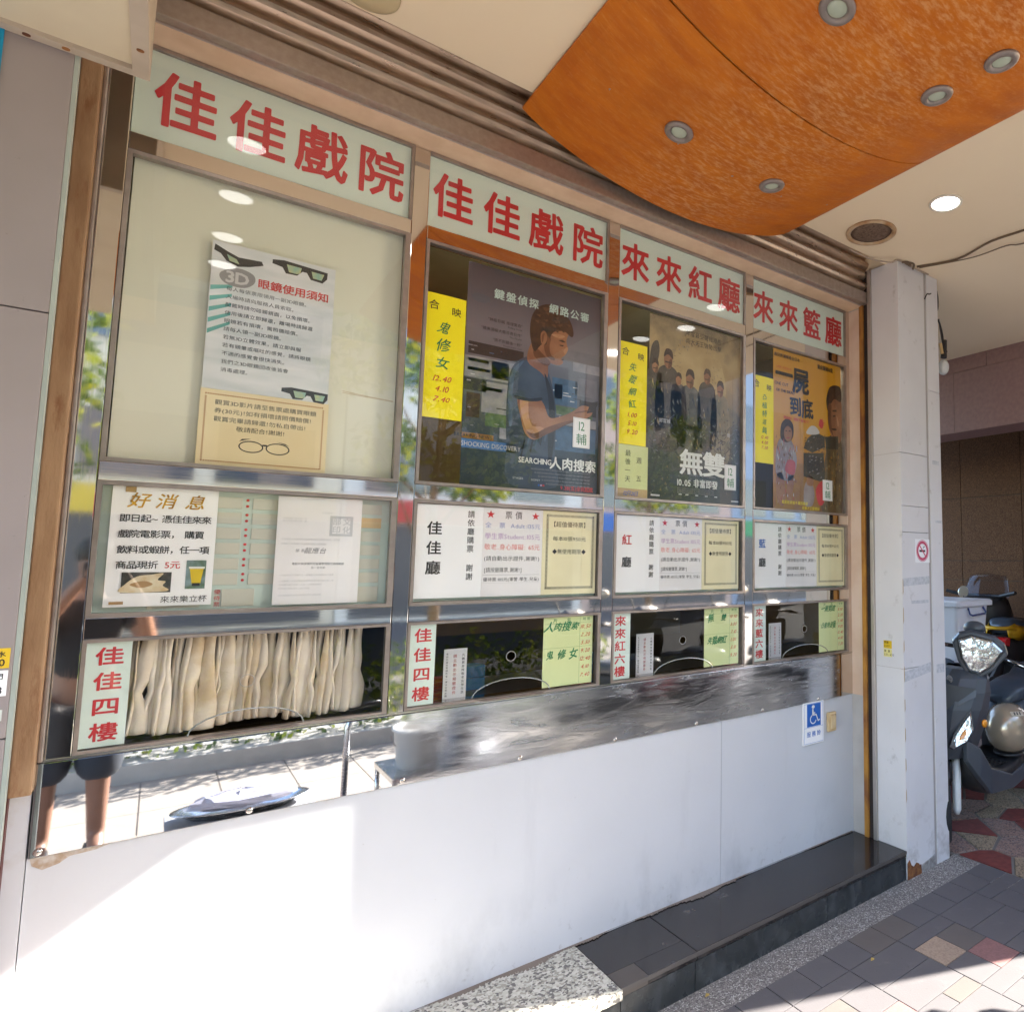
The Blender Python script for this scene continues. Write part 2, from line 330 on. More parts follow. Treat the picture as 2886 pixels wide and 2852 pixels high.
def _fat(v, f, seg, e, grow, N=92):
    """rounded heavy version of a glyph: its strokes opened by a disc of radius e and swollen by grow"""
    P = np.array([p[:2] for p in v]); lo = P.min(0)-.09; hi = P.max(0)+.09; h = (hi-lo).max()/N
    nx_, ny_ = int((hi[0]-lo[0])/h)+2, int((hi[1]-lo[1])/h)+2
    X, Y = np.meshgrid(lo[0]+h*np.arange(nx_), lo[1]+h*np.arange(ny_), indexing='ij'); Q = np.stack([X.ravel(), Y.ravel()], 1)
    A = np.array([s_[0] for s_ in seg]); B = np.array([s_[1] for s_ in seg]); D = B-A; L = (D*D).sum(1)+1e-12
    best = np.full(len(Q), 9.)
    for a_, d_, l_ in zip(A, D, L):
        w = Q-a_; t = np.clip((w@d_)/l_, 0, 1); w = w-t[:, None]*d_; best = np.minimum(best, (w*w).sum(1))
    dist = np.sqrt(best); ins = np.zeros(len(Q), bool)
    for a_, b_ in zip(A, B):     # even-odd crossing count
        c = (a_[1] > Q[:, 1]) != (b_[1] > Q[:, 1])
        with np.errstate(divide='ignore', invalid='ignore'): xc = a_[0]+(Q[:, 1]-a_[1])*(b_[0]-a_[0])/(b_[1]-a_[1])
        ins ^= c & (Q[:, 0] < xc)
    sd = np.where(ins, -dist, dist); core = Q[sd < -e]
    kd = KDTree(len(core))
    for i, p in enumerate(core): kd.insert((p[0], p[1], 0), i)
    kd.balance(); near = np.where(sd < .09)[0]; fld = np.full(len(Q), .2)
    for i in near: fld[i] = kd.find((Q[i, 0], Q[i, 1], 0))[2]
    fld = np.minimum(fld-(e+grow)+h*.25, sd-grow+.004).reshape(nx_, ny_) if grow > 0 else fld.reshape(nx_, ny_)-e
    V = {}; vs_, fs_ = [], []
    def node(i, j):
        k = (i, j)
        if k not in V: V[k] = len(vs_); vs_.append((lo[0]+h*i, lo[1]+h*j, 0))
        return V[k]
    def cut(i0, j0, i1, j1):
        k = (min((i0, j0), (i1, j1)), max((i0, j0), (i1, j1)))
        if k not in V:
            a_, b_ = fld[i0, j0], fld[i1, j1]; t = a_/(a_-b_); V[k] = len(vs_); vs_.append((lo[0]+h*(i0+(i1-i0)*t), lo[1]+h*(j0+(j1-j0)*t), 0))
        return V[k]
    for j in range(ny_-1):
        run = None
        for i in range(nx_-1):
            c = [(i, j), (i+1, j), (i+1, j+1), (i, j+1)]; ss = [fld[q] < 0 for q in c]
            if all(ss):
                if run is None: run = i
                continue
            if run is not None: fs_.append([node(run, j), node(i, j), node(i, j+1), node(run, j+1)]); run = None
            if not any(ss): continue
            poly = []
            for k in range(4):
                p, q = c[k], c[(k+1) % 4]
                if ss[k]: poly.append(node(*p))
                if ss[k] != ss[(k+1) % 4]: poly.append(cut(*p, *q))
            if len(poly) > 2: fs_.append(poly)
    return vs_, fs_
def glyph(ch, bold=0, rnd=0):
    key = (ch, bold, rnd)
    if key in _G: return _G[key]
    base = (ch, 0, 0)
    if base not in _G:
        cu = bpy.data.curves.new("g", 'FONT'); cu.body = ch; cu.resolution_u = 2; cu.size = 1
        ob = bpy.data.objects.new("g", cu); col.objects.link(ob)
        me = ob.to_mesh(); v = [tuple(q.co) for q in me.vertices]; f = [list(p.vertices) for p in me.polygons]; seg = _outline(me)
        ob.to_mesh_clear(); bpy.data.objects.remove(ob); bpy.data.curves.remove(cu)
        w0, w1 = (min(p[0] for p in v), max(p[0] for p in v)) if v else (0, .3)
        _G[base] = (v, f, w0, w1, ord(ch) > 0x2e80, seg)
    v, f, w0, w1, full, seg = _G[base]
    if rnd and v: v, f = _fat(v, f, seg, .022, bold)
    elif bold and v:
        V2, F2 = [], []
        nn = 8 if bold > .015 else 4
        for k in range(nn):
            a = 2*math.pi*(k+.5)/nn; n0 = len(V2); V2 += [(x+bold*math.cos(a), y+bold*math.sin(a), z-.0015*k) for x, y, z in v]; F2 += [[i+n0 for i in q] for q in f]
        v, f = V2, F2
    _G[key] = (v, f, w0, w1, full, seg); return _G[key]
class Txt:
    """collects flat lettering for one carrier, one mesh per colour"""
    def __init__(s, parent, y): s.p = parent; s.y = y; s.m = {}
    def put(s, txt, cx, cz, h, m, bold=0, rnd=0, vert=False, pitch=1.0, wx=1.0, jit=0, shear=0, align='c', part=False):
        mb = None if part else s.m.setdefault(m.name, (MB(), m))[0]; s.cur = m
        if vert:
            n = len(txt); z = cz+(n-1)*h*pitch/2
            for ch in txt:
                s._g(mb, ch, cx, z, h, bold, rnd, wx, jit, shear); z -= h*pitch
            return
        ws = []
        for ch in txt:
            g = glyph(ch, bold, rnd)
            ws.append(h*wx*pitch*(1.0 if g[4] else (.38 if ch in " .,:;!'|()[]" else (g[3]-g[2])+.1)))
        tot = sum(ws); x = cx-tot/2 if align == 'c' else (cx if align == 'l' else cx-tot)
        for ch, w in zip(txt, ws):
            s._g(mb, ch, x+w/2, cz, h, bold, rnd, wx, jit, shear); x += w
    def _g(s, mb, ch, cx, cz, h, bold, rnd, wx, jit, shear):
        v, f, w0, w1, full, _s = glyph(ch, bold, rnd)
        if not v: return
        xm = (w0+w1)/2 if not full else .5
        if ch == '一': xm = (w0+w1)/2
        a = random.uniform(-jit, jit) if jit else 0; sc = 1+(random.uniform(-jit, jit)*.7 if jit else 0)
        ca, sa = math.cos(a), math.sin(a); out = []
        for (x, y, z) in v:
            px, pz = (x-xm)*h*wx*sc, (y-.36)*h*sc
            px += shear*pz
            out.append((cx+px*ca-pz*sa, s.y+z*h, cz+px*sa+pz*ca))
        if mb is None: MB().add(out, f).build('character', s.cur, s.p)
        else: mb.add(out, f)
    def rect(s, x0, x1, z0, z1, m, dy=0): 
        s.m.setdefault(m.name, (MB(), m))[0].add([(x0, s.y+dy, z0), (x1, s.y+dy, z0), (x1, s.y+dy, z1), (x0, s.y+dy, z1)], [(0, 1, 2, 3)])
    def poly(s, pts, m, dy=0, smooth=False):
        if smooth:
            n = len(pts); q = []
            for i in range(n):
                p0, p1, p2, p3 = [Vector(pts[(i+k-1) % n]) for k in range(4)]
                for t in (0, .25, .5, .75):
                    q.append(tuple(.5*((2*p1)+(p2-p0)*t+(2*p0-5*p1+4*p2-p3)*t*t+(3*p1-p0-3*p2+p3)*t**3)))
            pts = q
        v, f = _fill([pts]); s.m.setdefault(m.name, (MB(), m))[0].add([(a, s.y+dy, b) for a, b, _ in v], f)
    def frame(s, x0, x1, z0, z1, w, m):
        s.rect(x0, x1, z1-w, z1, m); s.rect(x0, x1, z0, z0+w, m); s.rect(x0, x0+w, z0+w, z1-w, m); s.rect(x1-w, x1, z0+w, z1-w, m)
    def done(s, name='lettering'):
        for mb, m in s.m.values(): mb.build(name, m, s.p)
def sheet(name, label, cat, x0, x1, z0, z1, y, m, group=None, th=.0012, warp=0):
    """a sheet of paper lying in the facade plane; its lettering sits 0.4 mm in front of its face"""
    mb = MB()
    if warp:
        n = 8
        vs_, fs_ = [], []
        for i in range(n+1):
            x = x0+(x1-x0)*i/n; dy = warp*(i/n-.5)**2*4
            vs_ += [(x, y+dy, z0), (x, y+dy, z1), (x, y+dy+th, z0), (x, y+dy+th, z1)]
        for i in range(n):
            a = 4*i; fs_ += [(a, a+4, a+5, a+1), (a+2, a+3, a+7, a+6), (a+1, a+5, a+7, a+3), (a, a+2, a+6, a+4)]
        mb.add(vs_, fs_)
    else: mb.box(x0, x1, y, y+th, z0, z1)
    o = mb.build(name, m); tag(o, label, cat, group); return o, Txt(o, y-.0004)
# ------------------------------------------------------------------ the setting: ground
g = MB().box(-60, 60, -80, 40, -.5, -.012).build("ground", mat("street_asphalt", (.06, .058, .058), .85, bump=.6, bscale=60)); tag(g, "dark asphalt ground running out to the street", kind="structure")
pv = MB().box(-12, 3.435, -5.6, .6, -.011, -.004).build("pavement", MORT); tag(pv, "mortar bed of the tiled pavement", kind="structure")
tiles = []
def tile(x0, x1, y0, y1, m): tiles.append((x0, x1, y0, y1, m))
P = .1672; X0 = 1.932-2*P*8
random.seed(3)
cols_ = []
for c in range(-3, 14):
    xa = X0+2*P*c; xb = xa+2*P
    if xa > 3.43: break
    typ = 'B' if abs(((xa-1.932)/(2*P)) % 2) < .01 or abs(((xa-1.932)/(2*P)) % 2-2) < .01 else 'A'
    near = xa > 1.0
    def mm(): return TILE if random.random() < .75 else TILE2
    y = -.528
    tile(xa, xa+P, y-.155, y, mm()); tile(xa+P, xb, y-.155, y, mm()); y = -.683
    ymin = -3.0 if xa > -1.2 else -1.8
    while y > ymin:
        if typ == 'A':
            tile(xa, xb, y-.167, y, mm()); y -= .167; tile(xa, xb, y-.167, y, mm()); y -= .167
            tile(xa, xa+P, y-.08, y, mm()); tile(xa+P, xb, y-.08, y, mm()); y -= .08
        else:
            tile(xa, xb, y-.088, y, mm()); y -= .088
            first = abs(y+.771) < .02
            a = TTAN if (first and abs(xa-2.6) < .03) or (first and abs(xa-1.932) < .03 and False) else mm()
            tile(xa, xa+P, y-.16, y, a)
            tile(xa+P, xb, y-.16, y, mm()); y -= .16
            tile(xa, xa+P, y-.16, y, TTAN if (not first and random.random() < .3) else mm())
            tile(xa+P, xb, y-.16, y, TRED if (first and abs(xa-2.6) < .03) else (TRED if random.random() < .25 else mm())); y -= .16
_tm = {}
near = [t for t in tiles if t[0] > 1.2 and t[2] > -1.6]
rest = [t for t in tiles if t not in near]
for (x0, x1, y0, y1, m) in near:
    key = (round(x1-x0, 3), round(y1-y0, 3), m.name)
    g_ = .0022
    if key not in _tm:
        o = MB().box(g_, x1-x0-g_, g_, y1-y0-g_, -.004, .004, .0012).build("tile", m, pv); _tm[key] = o.data
    else:
        o = bpy.data.objects.new("tile", _tm[key]); col.objects.link(o); o.parent = pv
    o.location = (x0, y0, random.uniform(-.0006, .0006))
mb = MB(); mats_ = [TILE, TILE2, TTAN, TRED]
for (x0, x1, y0, y1, m) in rest:
    mb.cur = mats_.index(m); mb.box(x0+.0022, x1-.0022, y0+.0022, y1-.0022, -.004, .003)
o = mb.build("far_tiles", mats_, pv); o["kind"] = "stuff"
# pale outer pavement (seen in the steel only)
OUT = mat("pale_outer_paving", (.29, .25, .205), .8, bump=.3)
ob = MB()
for i in range(-16, 10):
    for j in range(4):
        ob.box(i*.45+.004, i*.45+.446, -3.02-.6*j-.594, -3.02-.6*j, -.004, .004)
o = ob.build("paving_slabs", OUT, pv); o["kind"] = "stuff"
ag = MB(); ag.box(1.36-4, 3.60, -.528, -.362, -.011, .002); ag.box(3.437, 3.60, -3, -.5285, -.011, .002)
ag = ag.build("aggregate_strip", AGG); tag(ag, "speckled exposed aggregate strip along the foot of the step", kind="structure")
# crazy paving
cz = MB().box(3.601, 9, -3, 3.2, -.011, -.003).build("crazy_paving", mat("crazy_paving_mortar", (.2, .19, .17), .9, bump=.4)); tag(cz, "red and pink crazy paving under the parked scooters", kind="structure")
CP = [flecks(mat("pink_granite_stone", (.4, .3, .26), .5, bump=.3), [(0, (.11, .075, .07)), (.25, (.27, .17, .14)), (.6, (.33, .22, .18)), (.85, (.24, .19, .18))], 130),
      mat("dark_red_stone", (.20, .045, .038), .6, c2=(.14, .032, .028), scale=25, bump=.3),
      flecks(mat("tan_granite_stone", (.45, .35, .25), .5, bump=.3), [(0, (.14, .10, .07)), (.3, (.30, .23, .155)), (.7, (.36, .27, .19))], 130)]
random.seed(21)
seeds = []
gx, gy = .33, .17
for i in range(0, 13):
    for j in range(-3, 16):
        seeds.append((3.58+gx*(i+random.uniform(.05, .95)), -.95+gy*(j+random.uniform(.05, .95)), random.random()))
def clip(poly, a, b):      # keep side nearer a than b
    mx, my = (a[0]+b[0])/2, (a[1]+b[1])/2; nx_, ny_ = b[0]-a[0], b[1]-a[1]; out = []
    L = math.hypot(nx_, ny_); off = .010
    d = [((p[0]-mx)*nx_+(p[1]-my)*ny_)/L+off for p in poly]
    for i in range(len(poly)):
        j = (i+1) % len(poly)
        if d[i] <= 0: out.append(poly[i])
        if d[i]*d[j] < 0:
            t = d[i]/(d[i]-d[j]); out.append((poly[i][0]+t*(poly[j][0]-poly[i][0]), poly[i][1]+t*(poly[j][1]-poly[i][1])))
    return out
for a in seeds:
    poly = [(3.62, -.98), (7.2, -.98), (7.2, 1.7), (3.62, 1.7)]
    for b in seeds:
        if b is not a and abs(a[0]-b[0]) < 1.1 and abs(a[1]-b[1]) < .9 and poly: poly = clip(poly, a, b)
    if len(poly) < 3 or a[0] > 6.9: continue
    k = len(poly); m = CP[1] if a[2] < .27 else (CP[0] if a[2] < .75 else CP[2])
    zz = random.uniform(.0, .003)
    MB().add([(x, y, -.004) for x, y in poly]+[(x, y, .003+zz) for x, y in poly], [list(range(k))[::-1], list(range(k, 2*k))]+[[i, (i+1) % k, (i+1) % k+k, i+k] for i in range(k)]).build("stone", m, cz)
# ------------------------------------------------------------------ ceiling, building shell
cl = MB(); cl.box(-6, 4.07, -2.75, -.283, 3.468, 3.75); cl.box(4.07, 7.6, -1.82, -.283, 3.468, 3.75); cl.box(3.14, 7.6, -.283, 3.0, 3.468, 3.75)  # unseen street edge stepped to shape the sun patch on the wall
cl = cl.build("ceiling", CREAM); tag(cl, "cream painted arcade ceiling", kind="structure")
sh = thing("cinema_building", (0, .5, 0), "upper storeys of the cinema building above the arcade ceiling", "building")
MB().box(-8, 3.14, -.28, .5, 3.66, 9).box(3.14, 9, -1.7, 3, 3.76, 9).build("wall", mat("upper_wall_tiles", (.45, .4, .36), .7, bump=.3), sh)
# booth interior
bi = thing("ticket_booth", (1.4, .1, 0), "dim ticket booth room seen through the windows", "booth")
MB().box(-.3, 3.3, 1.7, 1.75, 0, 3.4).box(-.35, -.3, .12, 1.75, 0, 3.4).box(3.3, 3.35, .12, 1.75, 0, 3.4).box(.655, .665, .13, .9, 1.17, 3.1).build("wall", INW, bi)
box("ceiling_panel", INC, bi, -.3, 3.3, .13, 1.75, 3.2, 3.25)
fl_ = thing("interior_tube_lamp", (.8, .9, 3.1), "lit tube lamp inside the booth behind the upper panes", "tube lamp")
MB().box(.70, 2.9, .33, .37, 3.14, 3.165, .004).build("tube", mat("interior_tube_glow", (1, .95, .75), .5, emit=2.2), fl_); MB().box(.69, 2.91, .31, .39, 3.168, 3.198).build("housing", CREAM, fl_)
box("counter", mat("dark_counter_top", (.05, .05, .055), .3), bi, -.3, 3.25, .13, .6, 1.13, 1.165)
box("cupboard", mat("brown_interior_cupboard", (.2, .12, .045), .6), bi, .95, 1.9, 1.2, 1.6, 1.3, 2.5)
box("cabinet", mat("grey_interior_cabinet", (.16, .15, .13), .6), bi, 2.15, 2.8, 1.3, 1.65, 1.2, 2.6)
# low wall
lw = thing("low_wall", (1.5, .06, 0), "white painted low wall under the ticket windows", "wall")
MB().box(-.21, 2.1235, 0, .12, 0, .926).box(2.1265, 3.157, 0, .12, 0, .926).build("wall_face", WALLW, lw)
MB().box(2.1235, 2.1265, .002, .12, 0, .926).build("seam", mat("painted_seam", (.50, .50, .54), .6), lw)
MB().box(3.157, 3.20, -.092, .12, .15, .926).build("return_face", WALLW, lw)
MB().box(-.2505, -.212, -.006, .12, .14, 1.10).build("left_edge_strip", WALLW, lw)
MB().prism_xz([(-.205, .925), (-.05, .925), (-.08, .915), (-.13, .912), (-.15, .898), (-.18, .890), (-.20, .905)], -.0012, -.0004).build("rust_stain", mat("brown_rust_stain", (.40, .29, .2), .8, c2=(.56, .5, .45), scale=60), lw)
# rough dirt line at the foot of the wall
db = MB(); random.seed(5)
x = -.2
while x < 3.1:
    w = random.uniform(.008, .022); d = max(.003, (.02+.016*math.sin(x*7)+.010*math.sin(x*23)+random.uniform(-.004, .004))*(1 if x < 2.2 else .4))
    db.add([(x, -.0, .1537), (x+w, -.0, .1537), (x+w, -dp if False else -d*.8, .1535), (x+w*.3, -d, .1535)], [(0, 3, 2, 1)]); x += w*.8
db.build("mortar_smear", DUST, lw)
# step
stp = thing("step", (1.5, -.18, 0), "long low step of black granite with a speckled grey slab at its near end", "step")
def slab(x0, x1, m, nm="slab", z=.15, y0=-.372, y1=-.002): return MB().box(x0+.0015, x1-.0015, y0, y1, .118, z, .004).build(nm, m, stp)
slab(-.2, 1.36, GRAN, z=.1525, y0=-.385)
s_ = MB(); s_.prism_xz([(0, 0)], 0, 0) if False else None
# black slabs, first one notched by the small brown tile
MB().box(1.3615, 1.7085, -.262, -.002, .118, .15, .0015).box(1.4795, 1.7085, -.366, -.2625, .118, .15, .0015).build("slab", BLKG, stp)
slab(1.71, 3.125, BLKG, y0=-.366)
MB().box(1.3625, 1.478, -.366, -.2635, .118, .1502).build("corner_tile", mat("dull_brown_tile", (.085, .07, .06), .4), stp)
MB().box(1.362, 3.125, -.3695, -.3665, .134, .1502).build("edge_trim", mat("worn_edge_trim", (.085, .075, .07), .35), stp)
for a, b in ((-.2, .58), (.58, 1.36), (1.36, 1.70), (1.70, 2.488), (2.488, 3.118)):
    MB().box(a+.0015, b-.0015, -.366, -.34, 0, .117).build("riser_tile", BLKR, stp)
MB().box(-.2, 3.12, -.34, -.005, 0, .117).build("core", MORT, stp)
# ------------------------------------------------------------------ pillars
pr = thing("pillar", (3.33, -.2, 0), "grey panelled square pillar at the right end of the step", "pillar")
def panel(x0, x1, z0, z1): return MB().box(x0+.001, x1-.001, -.372, -.352, z0+.0015, z1-.0015, .002).build("panel", PILL, pr)
MB().box(3.124, 3.534, -.352, .12, -.01, 3.47).build("core", mat("pillar_grey_core", (.5, .47, .45), .6), pr)
def sidep(z0, z1): return MB().box(3.1215, 3.124, -.371, -.182, z0+.0015, z1-.0015).build("side_panel", PILL, pr)
for z0, z1 in ((.15, 1.115), (1.115, 2.33), (2.33, 3.468)): sidep(z0, z1)
for z0, z1 in ((.0, 1.115), (1.115, 1.875), (1.875, 2.025), (2.025, 2.33), (2.33, 3.468)): panel(3.122, 3.387, z0, z1)
for z0, z1 in ((.0, 2.74), (2.74, 3.468)): panel(3.412, 3.536, z0, z1)
MB().box(3.387, 3.412, -.366, -.352, 0, 3.468).build("groove", mat("groove_grey", (.42, .38, .36), .6), pr)
# broken rusty corner at its foot
rb = MB(); random.seed(9)
pts = [(3.121, 0), (3.121, .085), (3.14, .10), (3.155, .07), (3.18, .055), (3.205, .07), (3.225, .06), (3.235, .045), (3.245, .05), (3.25, .0)]
rb.prism_xz(pts, -.376, -.372); rb.build("rust_patch", RUSTD, pr)
MB().prism_xz([(3.25, 0), (3.24, .04), (3.30, .05), (3.36, .06), (3.386, .07), (3.386, 0)], -.3745, -.372).build("bare_patch", mat("bare_scraped_metal", (.5, .5, .5), .4, .5, c2=(.3, .28, .27), scale=40), pr)
gt = MB()
for i in range(8):
    x_ = random.uniform(3.118, 3.124); gt.add([(3.1195, -.3735, .4+i*.16), (3.127, -.3735, .42+i*.16), (3.1255, -.3735, .47+i*.16+random.random()*.03), (3.1195, -.3735, .45+i*.16+random.random()*.06)], [(0, 1, 2, 3)])
gt.build("chipped_paint", mat("chipped_paint_tan", (.5, .36, .2), .7), pr)
for (x0, x1, z0, z1, sk) in ((3.125, 3.385, 1.57, 1.615, .01), (3.125, 3.38, 1.045, 1.10, .03), (3.2, 3.37, 1.47, 1.488, 0), (3.44, 3.51, 2.29, 2.315, 0), (3.46, 3.53, 1.94, 1.955, 0), (3.44, 3.52, 1.06, 1.11, 0)):
    MB().add([(x0, -.3728, z0), (x1, -.3728, z0+sk), (x1, -.3728, z1+sk), (x0, -.3728, z1)], [(0, 1, 2, 3)]).build("tape_residue", mat("grey_tape_residue", (.46, .47, .5), .7, c2=(.6, .6, .63), scale=60), pr)
pl = thing("pillar", (-.6, -.2, 0), "grey panelled pillar at the left edge beside the rusty shutter rail", "pillar")
for z0, z1 in ((.0, 1.155), (1.155, 1.307), (1.307, 2.28), (2.28, 3.468)):
    MB().box(-1.4, -.231, -.372, -.35, z0+.0015, z1-.0015, .002).build("panel", PILL2, pl)
MB().box(-1.4, -.255, -.35, .12, 0, 3.468).build("core", PILL2, pl)
MB().box(-.2305, -.2225, -.371, -.345, 0, 3.468).build("edge_trim", mat("pale_edge_trim", (.36, .40, .36), .4), pl)
# ------------------------------------------------------------------ shutter rails + curtain
rs = thing("roller_shutter", (1.5, -.13, 3.26), "brown steel roller shutter rolled up above the ticket windows", "shutter")
for k in range(6):
    z0 = 3.337+k*.068; rings = []
    prof = [(-.112, 0), (-.118, .006), (-.118, .012), (-.128, .018), (-.144, .03), (-.150, .044), (-.144, .056), (-.13, .063), (-.112, .068)]
    MB().loft([[(xx, y_, z0+z_) for (y_, z_) in prof]+[(xx, -.104, z0+.066), (xx, -.104, z0+.002)] for xx in (-.26, 3.165)]).build("slat", SHUT, rs)
MB().box(-.26, 3.165, -.152, -.112, 3.262, 3.334, .004).build("bottom_bar", SHBAR, rs)
MB().box(-.26, 3.105, -.1115, -.1085, 3.258, 3.268).build("bottom_seal", mat("pink_grey_seal", (.5, .4, .36), .5), rs)
MB().box(3.090, 3.1215, -.20, -.172, 3.33, 3.46).build("slot_edge", DARK, rs) if False else None
# rails
MB().box(3.108, 3.1235, -.181, -.156, .15, 3.468, .003).build("guide_rail", mat("brushed_rail", (.55, .5, .46), .35, .7), rs)
MB().box(3.118, 3.1238, -.156, -.124, .15, 3.468).build("rail_slot", DARK, rs)
MB().box(3.106, 3.1235, -.124, -.094, .15, 3.26, .002).build("guide_rail", ORR, rs)
MB().box(-.2505, -.2085, -.06, .0, 1.10, 3.26, .004).build("guide_rail", RUST, rs)
MB().box(-.2475, -.2115, -.012, -.0065, 1.095, 1.155, .001).build("rust_patch", RUSTD, rs)
MB().box(-.262, -.2505, -.04, .01, 0, 3.26).build("rail_slot", mat("dark_red_gap", (.09, .02, .015), .6), rs)
MB().box(-.2080, -.1975, -.012, .02, 1.17, 3.26, .003).build("rail_edge", CHAN, rs)
# ------------------------------------------------------------------ steel shopfront frame
sf = thing("steel_shopfront_frame", (1.5, .03, 1.17), "polished stainless steel frame holding all four ticket windows", "shopfront")
BX = [(-.1448, .6235), (.6773, 1.4453), (1.5012, 2.2721), (2.3280, 3.0943)]
UP = [(-.1963, -.1448), (.6235, .6773), (1.4453, 1.5012), (2.2721, 2.3280)]
for a, b in UP: MB().box(a, b, 0, .06, 1.167, 3.2535, .0025).build("mullion", ST_V, sf)
MB().box(3.0943, 3.123, -.002, .06, 1.167, 3.2535, .002).build("mullion", mat("pinkish_jamb_metal", (.62, .52, .45), .3, .5, c2=(.55, .42, .33), scale=6), sf)
MB().box(3.1235, 3.165, -.092, .06, .927, 3.2535, .003).build("jamb", mat("cream_pink_jamb_paint", (.72, .56, .45), .45, c2=(.62, .44, .32), scale=5), sf)
for (a, b) in BX:
    for z0, z1 in ((2.9094, 2.9637), (1.9263, 1.9817), (1.4828, 1.5421)): MB().box(a+.0005, b-.0005, .001, .06, z0, z1, .002).build("transom", ST_H, sf)
MB().box(-.2, 3.122, .002, .06, 3.2755, 3.45).build("header", steel("tan_steel_header", (.66, .52, .4), .16, .1), sf)
MB().box(-.2, 3.122, -.108, .055, 3.2560, 3.2745, .003).build("soffit", mat("tan_soffit_paint", (.74, .54, .38), .45, c2=(.64, .44, .29), scale=9), sf)
MB().box(-.208, 3.0, -.010, -.001, .9265, 1.166, .0015).build("apron", ST_A, sf)
MB().box(3.002, 3.1225, -.004, .1, .9275, 1.165, .0015).build("apron_end", ST_H, sf)
MB().box(-.205, 3.15, -.004, .13, 1.1665, 1.1735, .001).build("sill", steel("sill_steel", (.5, .48, .46), .15, .1), sf)
for x_, z_ in ((-.191, .940), (.254, .941), (.682, .940), (1.103, .938), (1.524, .937), (1.962, .937), (2.39, .939), (2.817, .94)):
    MB().lathe([(.0095, 0), (.0095, -.002), (.0055, -.0055), (.001, -.006)], (x_, -.010, z_), 'y', 14).build("screw", ST_H, sf, smooth=True)
# ------------------------------------------------------------------ windows, one thing per bay
LB = ["leftmost ticket window with beige backing board and a pleated curtain below", "second ticket window from the left, holding the dark blue film poster",
      "third ticket window from the left, holding the golden brown film poster", "rightmost ticket window, holding the orange yellow film poster"]
TR = [(.094, .382), (.914, 1.225), (1.728, 2.07), (2.551, 2.92)]
def chan(mb, a, b, z0, z1, w=.012, y0=-.003, y1=.024):
    mb.box(a, b, y0, y1, z1-w, z1); mb.box(a, b, y0, y1, z0, z0+w); mb.box(a, a+w, y0, y1, z0+w, z1-w); mb.box(b-w*1.6, b, y0, y1, z0+w, z1-w)
for i, (a, b) in enumerate(BX):
    w = thing("ticket_window", ((a+b)/2, .02, 1.18), LB[i], "window", "ticket windows in the steel front")
    A_, B_ = a+.001, b-.001
    for nm, z0, z1 in (("upper_frame", 1.9822, 2.9089), ("middle_frame", 1.5426, 1.9258), ("lower_frame", 1.1742, 1.4823)):
        mb = MB(); chan(mb, A_, B_, z0, z1, .011 if nm != "lower_frame" else .009); fr = mb.build(nm, CHAN, w, bevel=0)
        if nm != "lower_frame":
            MB().box(A_+.011, B_-.0175, .008, .011, z0+.011, z1-.011).build("pane", GL, fr)
        else:
            t0, t1 = TR[i]; tm = (t0+t1)/2; hw = (t1-t0)/2; zb = z0+.009; zt = z1-.009
            outer = [(A_+.009, zb), (t0, zb)]+[(tm-hw*math.cos(math.pi*k/12), zb+.062*math.sin(math.pi*k/12)) for k in range(1, 12)]+[(t1, zb), (B_-.0145, zb), (B_-.0145, zt), (A_+.009, zt)]
            hc = tm-.01+.0; hole = [(hc+.018*math.cos(2*math.pi*k/20), 1.331+.018*math.sin(2*math.pi*k/20)) for k in range(20)]
            v, f = _fill([outer, hole], .0014)
            MB().add([(x, .0095+z, y) for x, y, z in v], f).build("pane", GL, fr)
            MB().tube([(x, .008, z) for x, z in outer[1:14]], .0022, 6).build("arch_edge", mat("glass_edge_glint", (.6, .62, .6), .2, .6), fr)
            rg = MB().tube([(hc+.0185*math.cos(2*math.pi*k/20), .008, 1.331+.0185*math.sin(2*math.pi*k/20)) for k in range(21)], .0013, 5); rg.build("speaking_hole_rim", mat("grey_rim", (.45, .42, .38), .4), fr)
            tb = MB(); tb.add([(t0+.03, -.012, 1.1755), (t1-.03, -.012, 1.1755), (t1-.005, .10, 1.158), (t0+.005, .10, 1.158), (t0+.03, -.012, 1.1735), (t1-.03, -.012, 1.1735), (t1-.005, .1, 1.155), (t0+.005, .1, 1.155)], [(0, 1, 2, 3), (7, 6, 5, 4), (0, 4, 5, 1), (1, 5, 6, 2), (2, 6, 7, 3), (3, 7, 4, 0)])
            tb.build("money_tray", mat("dark_brown_tray", (.045, .028, .018), .35), w)
            MB().tube([(t0+.002, .005, 1.177), (t0+.03, -.012, 1.177), (t1-.03, -.012, 1.177), (t1-.002, .005, 1.177)], .0022, 6).build("tray_rim", CHAN, w)
